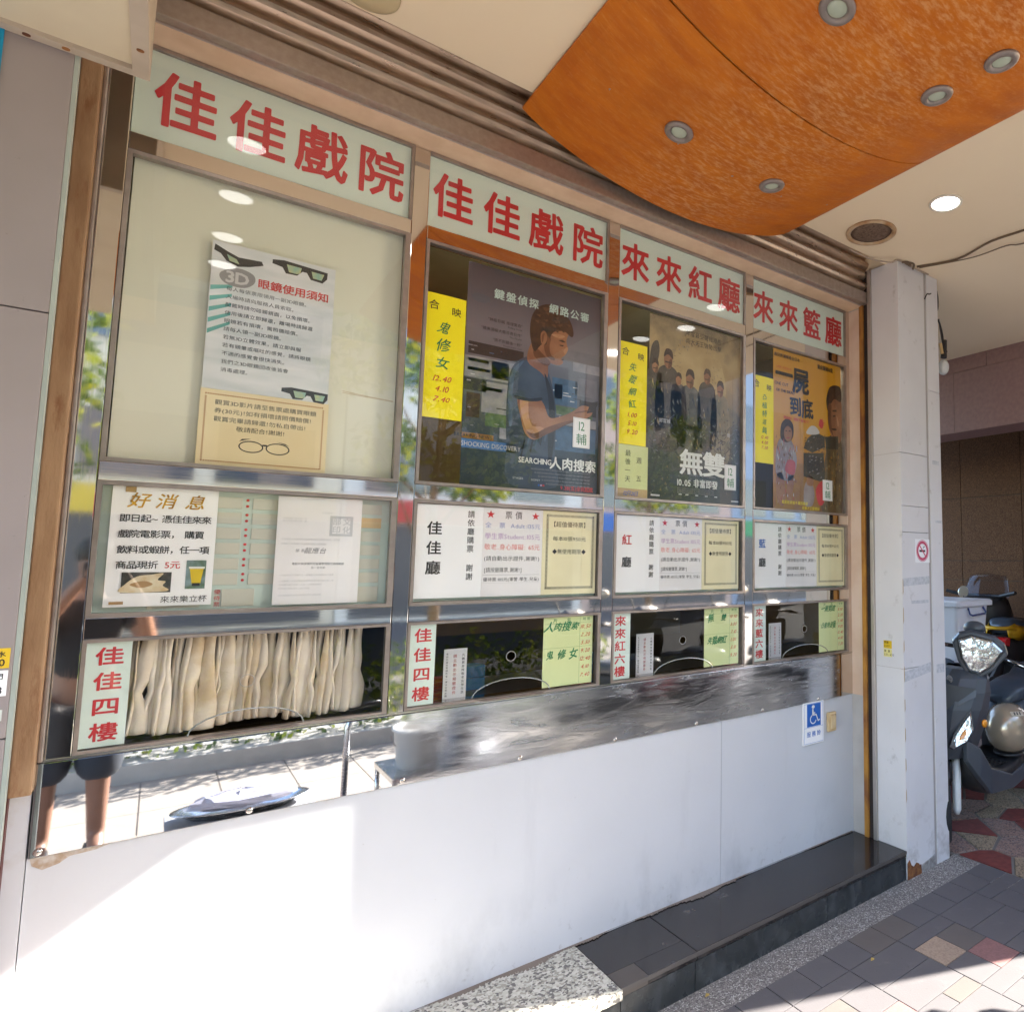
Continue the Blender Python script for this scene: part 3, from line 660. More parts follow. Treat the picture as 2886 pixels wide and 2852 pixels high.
# fascia signs
SG = ["佳佳戲院", "佳佳戲院", "來來紅廳", "來來籃廳"]
SL = ["leftmost pale green sign with widely spaced red characters, beside the cream box", "second pale green sign from the left, red characters above the dark blue poster",
      "third pale green sign from the left, red characters above the golden brown poster", "rightmost pale green sign, red characters above the orange poster"]
CH = [[-.028, .152, .330, .512], [.765, .955, 1.145, 1.338], [1.585, 1.775, 1.968, 2.158], [2.405, 2.600, 2.795, 2.985]]
for i, (a, b) in enumerate(BX):
    t = thing("fascia_sign", ((a+b)/2, .02, 2.965), SL[i], "sign", "red lettered fascia signs")
    box("back_panel", SIGNG, t, a+.002, b-.012, .010, .03, 2.9642, 3.2415)
    mb = MB().box(a+.001, b-.001, -.002, .03, 3.242, 3.2545).box(b-.0115, b-.001, -.002, .03, 2.9642, 3.2418); mb.build("frame", CHAN, t)
    T = Txt(t, .0085)
    for ch, cx in zip(SG[i], CH[i]): T.put(ch, cx+.004, 3.100, .186, REDS, bold=.024, rnd=1, wx=.84, part=True)
    T.done()
    MB().box(a+.002, b-.012, .002, .0045, 2.9642, 3.2415).build("glass_cover", GL, t)
# bay 1 boards
bb = thing("backing_board", (.24, .03, 1.99), "beige board closing the leftmost upper window behind the notices", "board")
box("upper_board", BACKB, bb, -.13, .606, .036, .05, 2.48, 2.92); box("lower_board", BACKB2, bb, -.13, .606, .034, .05, 1.975, 2.4795)
MB().tube([(.44, .033, 2.29), (.52, .033, 2.283), (.60, .033, 2.279), (.60, .033, 2.277), (.44, .033, 2.284)], .0007, 4).build("rubber_band", mat("rubber_band_tan", (.6, .42, .2), .6), bb)
tbd = thing("timetable_board", (.24, .03, 1.55), "mint green timetable board with empty card slots and red dots, behind two notices", "board")
box("back_panel", BOARD, tbd, -.142, .62, .034, .045, 1.545, 1.925)
for k in range(6):
    z1 = 1.899-k*.0475; z0 = z1-.035
    for (x0, x1) in ((-.10, -.02), (.112, .187), (.213, .29), (.50, .582)):
        MB().box(x0, x1, .031, .0335, z0, z1, .001).build("card_slot", SLOTO if (k == 1 and x0 == .5) else SLOT, tbd)
for (x0, x1) in ((.15, .232), (-.02, .10), (.50, .582)): MB().box(x0, x1, .031, .0335, 1.560, 1.613, .001).build("card_slot", SLOT, tbd)
dd = MB()
for k in range(6):
    for dz in (.006, -.013): 
        c_ = (.1995, .033, 1.886-k*.0465+dz); dd.lathe([(.0042, 0), (.0042, -.001)], c_, 'y', 12)
dd.build("red_dots", RED, tbd)
T = Txt(tbd, .033); T.put("優待票", .140, 1.586, .0165, RED, vert=True, pitch=1.15); T.put("票", .02, 1.566, .015, RED); T.done()
# curtain
ctn = thing("curtain", (.24, .08, 1.48), "cream curtain of narrow crumpled pleats hanging behind the lower pane of the leftmost window", "curtain")
random.seed(12)
x = -.045; cream_ = [CLOTH, mat("darker_cream_cloth", (.68, .60, .50), .85, c2=(.58, .49, .39), scale=6, bump=.3, bscale=200), mat("stained_cream_cloth", (.74, .65, .53), .85, c2=(.58, .44, .28), scale=12, bump=.3, bscale=200)]  # a darker cream among the cloths picked at random per pleat
while x < .532:
    w_ = random.choice([.010, .012, .014, .018, .024, .034]); dep = random.uniform(.012, .026); ph = random.uniform(-3, 3); kn = random.uniform(-.010, .010); y0 = random.uniform(.055, .085)
    zb = 1.192+random.uniform(-.004, .010)+(.012 if .18 < x < .34 else 0); c1 = 1.40+random.uniform(-.004, .004); c2_ = 1.318+random.uniform(-.008, .008); rows = []
    side = random.uniform(-.35, .35)
    for j in range(23):
        t = j/22; z_ = 1.478-(1.478-zb)*t
        k1 = max(0, 1-abs(z_-c1)/.035); k2 = max(0, 1-abs(z_-c2_)/.045)
        sx = kn*k2*1.2-.012*t+.003*math.sin(t*6+ph); wj = w_*(.62+.55*min(1, t*2.2))*(1+.25*math.sin(t*5+ph)-.25*k2)
        dj = dep*(.55+.7*t)*(1-.55*k1-.35*k2)
        rows.append([(x+w_/2+sx+wj*u_*.62, y0-dj*(1-abs(u_)**1.7)+side*u_*.01, z_) for u_ in (-1, -.8, -.45, 0, .45, .8, 1)]+[(x+w_/2+sx+wj*u_*.62, y0+.002-dj*(1-abs(u_)**1.7)*.96+side*u_*.01, z_) for u_ in (1, .8, .45, 0, -.45, -.8, -1)])
    MB().loft(rows).build("pleat", random.choice(cream_), ctn, smooth=True)
    x += w_*random.uniform(.62, .95)
# ------------------------------------------------------------------ papers behind the glass
YP = .0135
# 3D glasses poster
SCR3 = mat("silver_grey_poster_print", (.74, .75, .78), .3, c2=(.60, .64, .66), scale=5, stretch=(1, 1, 4))
s3, T = sheet("notice_poster", "silvery poster about glasses use taped above the buff notice, leftmost window", "poster", .064, .396, 2.2335, 2.706, YP+.006, SCR3)
def goggles(T, cx, cz, w, h, m, lens, tilt=0):
    def P_(u, v): 
        ca, sa = math.cos(tilt), math.sin(tilt); return (cx+u*w*ca-v*h*sa, cz+u*w*sa+v*h*ca)
    T.poly([P_(-.5, .35), (P_(-.3, .5)), P_(.5, .4), P_(.5, -.1), P_(.42, -.5), P_(.2, -.45), P_(.12, 0), P_(.04, 0), P_(-.05, -.4), P_(-.25, -.45), P_(-.32, -.05), P_(-.5, .05)], m)
    T.poly([P_(-.25, .25), P_(.02, .25), P_(.0, -.2), P_(-.06, -.3), P_(-.2, -.3)], lens, -.0003); T.poly([P_(.2, .2), P_(.44, .2), P_(.40, -.3), P_(.24, -.3)], lens, -.0003)
LENS = mat("amber_lens_print", (.5, .5, .25), .3, c2=(.25, .45, .38), scale=40)
T.poly([(.07, 2.695), (.10, 2.68), (.13, 2.668), (.19, 2.672), (.195, 2.66), (.16, 2.645), (.13, 2.637), (.10, 2.648), (.085, 2.668), (.068, 2.675)], BLACK); T.poly([(.100, 2.670), (.125, 2.660), (.133, 2.646), (.108, 2.650)], LENS, -.0003)
goggles(T, .295, 2.672, .155, .045, BLACK, LENS, -.03); goggles(T, .33, 2.252, .13, .04, BLACK, LENS, -.02)
T.poly([(.09, 2.61), (.13, 2.632), (.17, 2.622), (.175, 2.595), (.15, 2.572), (.11, 2.572), (.088, 2.588)], GREY, 0, True)
T.put("3D", .131, 2.600, .052, LGREY, bold=.03)
T.put("眼鏡使用須知", .282, 2.598, .033, RED, bold=.02)
for k, s_t in enumerate(["每人每張票限領用一副3D眼鏡。", "入場時請向服務人員索取。", "配戴時請勿碰觸鏡面，以免損壞。", "使用後請立即歸還，離場時請歸還", "眼鏡若有損壞，需照價賠償。", "請每人領一副3D眼鏡。", "若無3D立體效果，請立即與服", "若有頭暈或嘔吐的感覺，請將眼鏡", "不適的感覺會很快消失。", "我們之3D眼鏡回收後皆會", "消毒處理。"]):
    T.put(s_t, .105, 2.560-k*.0262, .0148, BLACK, align='l', wx=1.06)
for k in range(5): T.poly([(.066, 2.56-k*.035), (.12, 2.575-k*.03), (.12, 2.565-k*.03), (.066, 2.545-k*.035)], mat("teal_filmstrip_print", (.12, .42, .38), .4), .0002)
T.done()
s4, T = sheet("glasses_notice", "buff notice with brown border and a drawing of spectacles, leftmost window", "notice", .062, .400, 1.9945, 2.2325, YP+.006, PAPERN)
BRN = mat("brown_border_print", (.42, .16, .04), .5)
for u in range(52): T.rect(.074+u*.006, .0775+u*.006, 2.215, 2.2195, BRN); T.rect(.074+u*.006, .0775+u*.006, 2.006, 2.0105, BRN)
for u in range(34): T.rect(.0735, .078, 2.008+u*.006, 2.0115+u*.006, BRN); T.rect(.383, .3875, 2.008+u*.006, 2.0115+u*.006, BRN)
for k, (s_t, x_) in enumerate([("觀賞3D影片請至售票處購買眼鏡", .098), ("券(30元)!如有損壞請照價賠償!", .098), ("觀賞完畢請歸還!勿私自帶出!", .098), ("敬請配合!謝謝!", .155)]): T.put(s_t, x_, 2.193-k*.0262, .0172, BLACK, align='l', wx=1.1)
def ringp(cx, cz, rx, rz, t, m):
    v = [(cx+rx*math.cos(a)*(1 if abs(math.cos(a)) < .99 else 1), cz+rz*math.sin(a)) for a in [2*math.pi*k/24 for k in range(24)]]
    v2 = [(cx+(rx-t)*math.cos(a), cz+(rz-t)*math.sin(a)) for a in [2*math.pi*k/24 for k in range(24)]]
    vv, ff = _fill([v, v2]); T.m.setdefault(m.name, (MB(), m))[0].add([(a, T.y, b) for a, b, _ in vv], ff)
ringp(.196, 2.062, .032, .019, .0032, BLACK); ringp(.266, 2.062, .032, .019, .0032, BLACK); T.rect(.225, .237, 2.068, 2.073, BLACK)
T.poly([(.165, 2.076), (.172, 2.085), (.195, 2.088), (.172, 2.080)], BLACK); T.poly([(.298, 2.074), (.285, 2.082), (.262, 2.086), (.29, 2.077)], BLACK)
T.done()
# good news
s5, T = sheet("drinks_offer_notice", "white notice with gold heading and two food photographs, leftmost window", "notice", -.112, .1255, 1.5685, 1.915, YP+.004, PAPER, warp=.003)
for ch, cx in zip("好消息", (-.052, .007, .074)): T.put(ch, cx, 1.875, .047, GOLD, bold=.014, shear=.25)
for k, s_t in enumerate(["即日起~ 憑佳佳來來", "戲院電影票， 購買", "飲料或蝦餅，任一項"]): T.put(s_t, -.093, 1.823-k*.0455, .0245, BLACK, bold=.012, align='l', pitch=.93)
T.put("商品現折", -.093, 1.688, .0245, BLACK, bold=.012, align='l', pitch=.93); T.put("5元", .012, 1.688, .0245, RED, bold=.012, align='l')
T.rect(-.078, .030, 1.608, 1.667, mat("dark_photo_print", (.03, .035, .03), .5, c2=(.1, .09, .08), scale=40)); T.rect(.062, .108, 1.617, 1.702, mat("green_photo_print", (.08, .14, .06), .5, c2=(.25, .35, .4), scale=25))
T.poly([(-.078, 1.61), (-.07, 1.632), (-.045, 1.655), (-.015, 1.66), (.012, 1.664), (.0, 1.645), (.018, 1.64), (.012, 1.628), (.022, 1.612)], mat("prawn_cracker_print", (.75, .68, .52), .5, c2=(.6, .45, .25), scale=30), -.0004, True)
T.poly([(-.06, 1.632), (-.03, 1.642), (-.01, 1.632), (-.035, 1.622)], TAPE, -.0006, True)
T.poly([(.070, 1.68), (.103, 1.68), (.097, 1.632), (.077, 1.632)], mat("yellow_juice_print", (.75, .55, .02), .4), -.0004); T.rect(.078, .096, 1.625, 1.634, BLACK, -.0005); T.rect(.068, .105, 1.677, 1.683, WHITE, -.0006)
T.put("來來樂立杯", .062, 1.587, .0215, BLACK)
T.rect(-.085, -.062, 1.898, 1.914, TAPE); T.rect(-.10, -.07, 1.576, 1.584, TAPE)
T.done()
# government paper
s6, T = sheet("official_letter", "faint printed official letter with a square seal, leftmost window", "notice", .278, .518, 1.560, 1.9125, YP+.004, PAPERG, warp=.002)
T.frame(.424, .492, 1.785, 1.853, .008, LGREY); T.put("文化", .470, 1.832, .026, LGREY, vert=True, pitch=.9, bold=.01) if False else None
for ch, (cx, cz_) in zip("文化部印", ((.474, 1.834), (.474, 1.806), (.444, 1.834), (.444, 1.806))): T.put(ch, cx, cz_, .026, LGREY, bold=.01)
T.put("文化部令", .415, 1.862, .008, LGREY)
T.put("部 長", .345, 1.735, .011, GREY); T.put("龍應台", .388, 1.735, .021, GREY, shear=.25)
T.put("電影片映演場所兒童優惠措施之適用範圍", .398, 1.692, .0082, GREY, bold=.01); T.put("及一定年齡", .398, 1.679, .0082, GREY)
rows_ = ["發文日期中華民國一年五月二十二日", "發文字號文影字第一號令", None, None, None, None, "電影片映演場所兒童優惠措施之適用範圍及一定年齡", "附電影片映演場所兒童優惠措施之適用範圍"]
for k, (s_t, z_) in enumerate([("中華民國一年五月二日", 1.840), ("發文字號文影字第一號", 1.832), ("訂定電影片映演場所兒童優惠措施之適用範圍及一定年齡", 1.772), ("附電影片映演場所兒童優惠措施之適用範圍", 1.757), ("一兒童符合下列條件之一者電影片映演業應給予優惠", 1.655), ("二全票者二人以全票者或陪同持特別優待者免費入場", 1.636), ("三未滿六歲之兒童一人以一人免票者優待", 1.624), ("四年滿六歲未滿十二歲之兒童", 1.612), ("五映演業應於售票處明顯處揭示相關優惠", 1.590)]): T.put(s_t, .292, z_, .0066, LGREY, align='l')
T.done()
# yellow handwritten strips + lime strip + posters
def film_strip(nm_label, x0, x1, title, times, cut=None, ts=.047):
    o, T = sheet("yellow_showing_strip", nm_label, "paper strip", x0, x1, 2.236, 2.714, YP-.001, YELLOW, "yellow handwritten strips", warp=.002)
    cx = (x0+x1)/2
    T.put("合", x0+.033 if not cut else x0+.005, 2.668, .041, BLACK, jit=.16, bold=.006); T.put("映", x1-.036, 2.656, .037, BLACK, jit=.06, bold=.004)
    n = len(title); top = 2.585; step = .068 if n == 3 else (.058 if n == 4 else .046)
    if n > 3: top = 2.60
    for k, ch in enumerate(title): T.put(ch, cx-.002, top-k*step, (.048 if n == 3 else .040 if n == 4 else .036), GREEN, bold=.013, jit=.22, shear=random.uniform(-.1, .35), wx=random.uniform(.8, 1.05))
    zb = top-n*step+.008
    for k, s_t in enumerate(times): T.put(s_t, cx, zb-k*(.0395 if n < 5 else .028), .030 if n < 5 else .024, RINK, bold=.012, shear=.32, pitch=.98, jit=.14)
    T.done()
film_strip("yellow strip with green and red handwriting beside the dark blue poster", .685, .835, "鬼修女", ["12.40", "4.10", "7.40"])
film_strip("yellow strip with green and red handwriting, second, above the lime last day card", 1.516, 1.667, "失蹤網紅", ["1.00", "5.10", "9.20"])
film_strip("narrow yellow strip with green and red handwriting left of the orange poster", 2.357, 2.491, "凸槌特派員", ["12.40", "4.00", "7.20"], cut=True)
o, T = sheet("last_day_card", "pale lime card under the second yellow strip", "notice", 1.517, 1.680, 1.991, 2.2345, YP+.001, PAPERL)
T.put("最後一天", 1.573, 2.137, .030, BLACK, vert=True, pitch=1.32); T.put("週五", 1.632, 2.125, .030, BLACK, vert=True, pitch=2.8)
T.rect(1.518, 1.679, 1.992, 2.034, TAN); T2 = Txt(o, YP+.0002); T2.put("12月21日", 1.592, 2.012, .026, BLUE, shear=.2, pitch=.85); T2.done(); T.done()
# film posters (generic stand-ins of the same size and colours; printed titles as in the place)
def uv(x0, x1, z0, z1): return lambda pts: [(x0+u*(x1-x0), z0+v*(z1-z0)) for u, v in pts]
def gradm(name, stops, scale=0, ns=6, amp=.25, z0=1.98, z1=2.9):
    m = mat(name, (1, 1, 1), .35, coat=.4); n = m.node_tree.nodes; l = m.node_tree.links; p = n["Principled BSDF"]
    tc = n.new("ShaderNodeTexCoord"); sp = n.new("ShaderNodeSeparateXYZ"); l.new(tc.outputs["Object"], sp.inputs[0])
    mr = n.new("ShaderNodeMapRange"); mr.inputs[1].default_value = z0; mr.inputs[2].default_value = z1; l.new(sp.outputs[2], mr.inputs[0])
    nz = n.new("ShaderNodeTexNoise"); nz.inputs["Scale"].default_value = ns; nz.inputs["Detail"].default_value = 8; l.new(tc.outputs["Object"], nz.inputs["Vector"])
    ma = n.new("ShaderNodeMath"); ma.operation = 'MULTIPLY_ADD'; ma.inputs[1].default_value = amp; l.new(nz.outputs[0], ma.inputs[0])
    sb = n.new("ShaderNodeMath"); sb.operation = 'SUBTRACT'; sb.inputs[1].default_value = amp/2; l.new(mr.outputs[0], sb.inputs[0]); l.new(sb.outputs[0], ma.inputs[2])
    rp = n.new("ShaderNodeValToRGB"); e = rp.color_ramp.elements
    while len(e) < len(stops): e.new(.5)
    for k, (pos, c) in enumerate(stops): e[k].position = pos; e[k].color = (*c, 1)
    l.new(ma.outputs[0], rp.inputs[0]); l.new(rp.outputs[0], p.inputs["Base Color"]); return m
SKIN = mat("warm_skin_print", (.36, .17, .085), .4, c2=(.22, .09, .045), scale=9)
HAIR = mat("dark_hair_print", (.03, .015, .01), .4, c2=(.07, .035, .02), scale=30)
SHIRT = mat("navy_shirt_print", (.022, .035, .065), .4, c2=(.05, .075, .12), scale=6)
POSB = mat("grey_window_print", (.17, .16, .19), .4, c2=(.12, .12, .15), scale=20); POSL = mat("pale_window_print", (.3, .29, .31), .4, c2=(.22, .22, .25), scale=30)
POSC = mat("blue_window_print", (.06, .13, .24), .4, c2=(.04, .09, .17), scale=30); POSG = mat("green_window_print", (.10, .16, .07), .4, c2=(.05, .1, .04), scale=40)
PD = mat("near_black_print", (.02, .02, .026), .4)
G1 = gradm("slate_poster_print", [(0, (.012, .022, .035)), (.2, (.02, .035, .055)), (.45, (.09, .095, .12)), (.7, (.17, .16, .19)), (.84, (.10, .10, .125)), (1, (.045, .052, .07))], ns=3, amp=.1)
o, T = sheet("film_poster", "dark slate blue film poster of a man in a navy shirt with a phone", "poster", .839, 1.420, 1.994, 2.880, YP+.004, G1)
U = uv(.839, 1.420, 1.994, 2.880); x0, x1, z0, z1 = .839, 1.420, 1.994, 2.880
def ur(u0, u1, v0, v1, m, dy=0): T.rect(x0+u0*(x1-x0), x0+u1*(x1-x0), z0+v0*(z1-z0), z0+v1*(z1-z0), m, dy)
for (u0, u1, v0, v1, m) in ((.02, .40, .585, .64, PD), (0, .36, .48, .575, POSL), (.02, .16, .55, .565, POSC), (.02, .17, .51, .525, POSC), (.18, .30, .49, .57, POSB), (0, .15, .42, .475, PD), (.02, .11, .30, .41, HAIR),
        (.12, .40, .33, .47, POSL), (.14, .26, .43, .445, POSC), (.15, .36, .27, .33, POSG), (.25, .42, .22, .27, POSL), (.62, .82, .42, .55, POSC), (.64, .70, .45, .52, SKIN), (.80, .98, .48, .57, POSB), (.78, 1, .60, .645, POSL), (.74, .98, .66, .70, POSB),
        (.62, .95, .37, .415, POSG), (.68, .98, .325, .365, POSL), (.70, .74, .33, .36, POSG), (.60, .98, .20, .32, POSC), (.84, .98, .385, .46, PD)): ur(u0, u1, v0, v1, m, .0002)
random.seed(4)
for k in range(60):
    u0, v0 = random.uniform(0, .9), random.uniform(.24, .64)
    ur(u0, min(.99, u0+random.uniform(.01, .07)), v0, v0+random.uniform(.002, .006), random.choice([POSL, POSB, POSC, LGREY, PD]), .0001)
T.poly(U([(.33, .02), (.30, .2), (.29, .35), (.295, .47), (.32, .555), (.39, .61), (.47, .625), (.55, .60), (.60, .545), (.64, .45), (.66, .36), (.655, .22), (.66, .14), (.67, .02)]), SHIRT, -.0002, True)
T.poly(U([(.43, .60), (.445, .68), (.50, .72), (.60, .68), (.585, .60), (.585, .555), (.57, .535), (.53, .56)]), SKIN, -.0003, True)
T.poly(U([(.45, .72), (.47, .68), (.53, .64), (.60, .615), (.665, .612), (.70, .63), (.685, .65), (.715, .67), (.71, .685), (.735, .70), (.72, .74), (.735, .79), (.68, .84), (.56, .84), (.48, .80)]), SKIN, -.0004, True)
T.poly(U([(.46, .675), (.44, .74), (.45, .82), (.50, .875), (.58, .90), (.67, .89), (.745, .845), (.775, .79), (.76, .765), (.70, .785), (.62, .77), (.59, .735), (.575, .74), (.565, .70), (.53, .695), (.50, .67), (.48, .655)]), HAIR, -.0006, True)
T.poly(U([(.525, .705), (.52, .745), (.545, .765), (.57, .745), (.565, .715), (.545, .695)]), SKIN, -.0008, True)
T.poly(U([(.37, .43), (.39, .34), (.43, .26), (.50, .235), (.60, .275), (.72, .325), (.82, .355), (.90, .375), (.945, .40), (.93, .43), (.86, .435), (.78, .395), (.66, .355), (.60, .355), (.56, .41), (.50, .44)]), SKIN, -.0007, True)
T.poly(U([(.345, .425), (.33, .50), (.36, .56), (.46, .57), (.53, .52), (.55, .44), (.45, .425)]), SHIRT, -.0009, True)
T.poly(U([(.90, .40), (.93, .455), (.99, .47), (.99, .45), (.95, .41)]), PD, -.001)
ur(0, .21, .205, .23, mat("amber_caption_print", (.3, .13, .02), .4), -.0002); ur(0, .41, .163, .203, mat("blue_caption_print", (.05, .16, .42), .4), -.0002)
T3 = Txt(o, YP+.0024)
T3.put("BREAKING NEWS", .955, 2.187, .020, PD, bold=.01, align='r', wx=.9); T3.put("SHOCKING DISCOVERY", 1.073, 2.155, .027, LGREY, align='r', wx=.80)
T3.put("SEARCHING", 1.135, 2.143-.028, .032, WHITE, bold=.02, wx=.82); T3.put("人肉搜索", 1.305, 2.113, .055, WHITE, bold=.025, wx=.98, part=True)
T3.put("鍵盤偵探", 1.035, 2.775, .043, MINT, bold=.02, pitch=1.12); T3.put("網路公審", 1.268, 2.775, .043, MINT, bold=.02, pitch=1.12)
for k, (s_t, z_) in enumerate([("\"神級剪輯 推理驚奇\"", 2.665), ("\"媲美頂級大衛芬奇巨作\"", 2.625), ("\"猜不到最後一秒\"", 2.585), ("\"創新拍攝手法 強烈風格傑作\"", 2.548)]): T3.put(s_t, 1.062, z_, .0155, PD, align='r'); T3.put(["Rolling Stone", "The Playlist", "Rogerebert.com", "We Live Entertainment"][k], 1.062, z_-.016, .0105, PD, align='r')
for k in range(5): T3.put("IN ASSOCIATION WITH A PRODUCTION BY DIRECTED WRITTEN EXECUTIVE PRODUCERS"[:64-k*4], 1.385, 2.082-k*.0145, .0115, GREY, wx=.62, align='r')
T3.put("9.28(五)全民起底", 1.325, 2.012, .022, RED, bold=.02, wx=.9); T3.put("SONY", 1.14, 2.036, .012, LGREY, wx=1.2); T3.put("STAGE6", 1.065, 2.038, .012, LGREY)
T3.rect(1.15, 1.157, 2.012, 2.019, BLUE); T3.rect(1.16, 1.167, 2.012, 2.019, PURP); T3.rect(1.170, 1.178, 2.012, 2.019, RED)
SKD = mat("shaded_skin_print", (.17, .07, .035), .4, c2=(.12, .045, .02), scale=18); SKL = mat("lit_skin_print", (.50, .27, .15), .4, c2=(.40, .20, .10), scale=14)
T.poly(U([(.60, .735), (.59, .70), (.60, .66), (.635, .64), (.62, .63), (.57, .645), (.545, .70), (.57, .74)]), SKD, -.0005, True)
T.poly(U([(.47, .66), (.50, .67), (.55, .645), (.60, .62), (.585, .60), (.54, .60), (.48, .63)]), SKD, -.00045, True)
T.poly(U([(.655, .735), (.69, .742), (.715, .732), (.69, .729)]), HAIR, -.0007); T.poly(U([(.665, .714), (.70, .716), (.695, .709), (.67, .709)]), HAIR, -.0007)
T.poly(U([(.675, .643), (.705, .648), (.70, .641)]), HAIR, -.0007); T.poly(U([(.715, .672), (.735, .70), (.725, .71), (.70, .69)]), SKL, -.0007, True); T.poly(U([(.60, .755), (.66, .765), (.71, .76), (.66, .745)]), SKL, -.0007, True)
T.poly(U([(.53, .71), (.53, .74), (.55, .755), (.545, .735), (.54, .71)]), SKD, -.0009, True)
T.poly(U([(.385, .41), (.40, .34), (.44, .275), (.50, .25), (.58, .275), (.55, .30), (.48, .30), (.45, .35), (.44, .42)]), SKL, -.0009, True)
T.poly(U([(.44, .27), (.50, .24), (.62, .28), (.75, .332), (.86, .365), (.74, .345), (.6, .305), (.50, .265)]), SKD, -.00095, True)
for (a_, b_) in ((.80, .395), (.84, .402), (.88, .41)): T.poly(U([(a_, b_), (a_+.05, b_+.012), (a_+.048, b_+.004), (a_+.004, b_-.006)]), SKD, -.001)
SHL = mat("lit_navy_print", (.06, .10, .17), .4, c2=(.035, .06, .10), scale=12); SHD = mat("deep_navy_print", (.008, .012, .022), .4)
T.poly(U([(.31, .30), (.30, .46), (.33, .55), (.40, .60), (.39, .58), (.345, .53), (.33, .44), (.335, .30)]), SHL, -.00095, True)
T.poly(U([(.56, .56), (.62, .48), (.65, .36), (.645, .22), (.62, .12), (.60, .20), (.60, .40), (.575, .50)]), SHD, -.00035, True)
for k in range(7):
    a_ = .36+.035*k; T.poly(U([(a_, .12+.02*k), (a_+.03, .22+.02*k), (a_+.04, .215+.02*k), (a_+.012, .11+.02*k)]), SHD if k % 2 else SHL, -.00033)
T.poly(U([(.35, .43), (.45, .425), (.54, .44), (.54, .425), (.45, .412), (.35, .415)]), SHD, -.00097, True)
random.seed(14)
for k in range(46):
    a_, b_ = random.uniform(.47, .73), random.uniform(.78, .88); T.poly(U([(a_, b_), (a_+.035, b_+.004), (a_+.03, b_-.012)]), random.choice([HAIR, mat("brown_hair_light_print", (.12, .06, .03), .4)]), -.00075)
T.done("printed_picture"); T3.done()
G2 = gradm("golden_brown_poster_print", [(0, (.012, .018, .02)), (.15, (.02, .03, .032)), (.34, (.06, .062, .055)), (.5, (.12, .095, .06)), (.66, (.34, .23, .10)), (.82, (.42, .31, .15)), (1, (.16, .12, .07))], ns=16, amp=.34)
o, T = sheet("film_poster", "golden brown film poster of people sitting among rubble with a white title", "poster", 1.680, 2.250, 1.994, 2.885, YP+.004, G2)
x0, x1, z0, z1 = 1.680, 2.250, 1.994, 2.885; U = uv(x0, x1, z0, z1)
HALO = mat("pale_gold_glow_print", (.5, .38, .19), .4, c2=(.36, .25, .11), scale=7); FIG = mat("khaki_figure_print", (.11, .10, .075), .4, c2=(.06, .055, .04), scale=25); FIG2 = mat("dark_figure_print", (.045, .035, .03), .4, c2=(.08, .06, .045), scale=20)
T.poly(U([(.22, .60), (.24, .78), (.35, .92), (.5, .96), (.66, .93), (.78, .80), (.82, .62), (.6, .54), (.4, .54)]), HALO, .0002, True)
T.poly(U([(.0, .66), (.02, .82), (.08, .86), (.10, .80), (.06, .70)]), FIG2, 0, True)
def person2(cx, cz_, s, body, sit=True):
    T.poly(U([(cx-.11*s, cz_-.20*s), (cx-.10*s, cz_), (cx-.05*s, cz_+.06*s), (cx+.05*s, cz_+.06*s), (cx+.10*s, cz_), (cx+.12*s, cz_-.20*s), (cx+.09*s, cz_-.33*s), (cx-.08*s, cz_-.33*s)]), body, -.0001, True)
    T.poly(U([(cx-.033*s, cz_+.07*s), (cx-.035*s, cz_+.11*s), (cx, cz_+.135*s), (cx+.035*s, cz_+.11*s), (cx+.03*s, cz_+.065*s), (cx, cz_+.05*s)]), SKIN, -.0003, True)
    T.poly(U([(cx-.04*s, cz_+.105*s), (cx-.02*s, cz_+.145*s), (cx+.03*s, cz_+.142*s), (cx+.042*s, cz_+.10*s), (cx+.0*s, cz_+.12*s)]), HAIR, -.0004, True)
person2(.06, .64, .8, FIG2); person2(.19, .66, 1.15, FIG2); person2(.30, .60, .75, FIG2); person2(.61, .63, .95, FIG2); person2(.42, .575, 1.15, FIG); person2(.76, .57, 1.0, mat("pale_vest_figure_print", (.26, .21, .14), .4, c2=(.14, .12, .08), scale=20))
T.poly(U([(.31, .42), (.33, .30), (.37, .30), (.40, .40), (.46, .40), (.47, .30), (.52, .30), (.53, .43)]), FIG, -.0001)
random.seed(11)
for k in range(220):
    u_, v_ = random.uniform(0, .98), random.uniform(.24, .46); w_ = random.uniform(.01, .05); a_ = random.uniform(-.03, .03)
    T.poly(U([(u_, v_), (min(1, u_+w_), max(.2, v_+a_)), (min(1, u_+w_), max(.2, v_+a_)+.006), (u_, v_+.006)]), random.choice([FIG, FIG2, POSB, PD]), -.0002)
random.seed(19)
DIRT = [mat("gold_grain_print", (.40, .29, .13), .4), mat("brown_grain_print", (.13, .09, .045), .4), mat("grey_green_grain_print", (.10, .11, .095), .4), mat("pale_grain_print", (.24, .22, .18), .4), PD]
for k in range(420):
    v_ = random.uniform(.02, .50)**1; u_ = random.uniform(0, .97); w_ = random.uniform(.006, .03)
    T.poly(U([(u_, v_), (u_+w_, v_+random.uniform(-.012, .012)), (u_+w_*.6, v_+random.uniform(.003, .014))]), DIRT[random.choice([1, 2, 3, 4, 4, 1] if v_ > .26 else [4, 4, 2, 1])], -.00025)
for k in range(160):
    a_ = random.uniform(0, 6.28); r_ = random.uniform(.20, .34); u_, v_ = .5+r_*.85*math.cos(a_), .75+r_*.60*math.sin(a_)
    if .02 < u_ < .96 and v_ < .97: T.poly(U([(u_, v_), (u_+.02*math.cos(a_), v_+.02*math.sin(a_)), (u_+.008, v_+.004)]), DIRT[random.choice([0, 1, 3])], .0001)
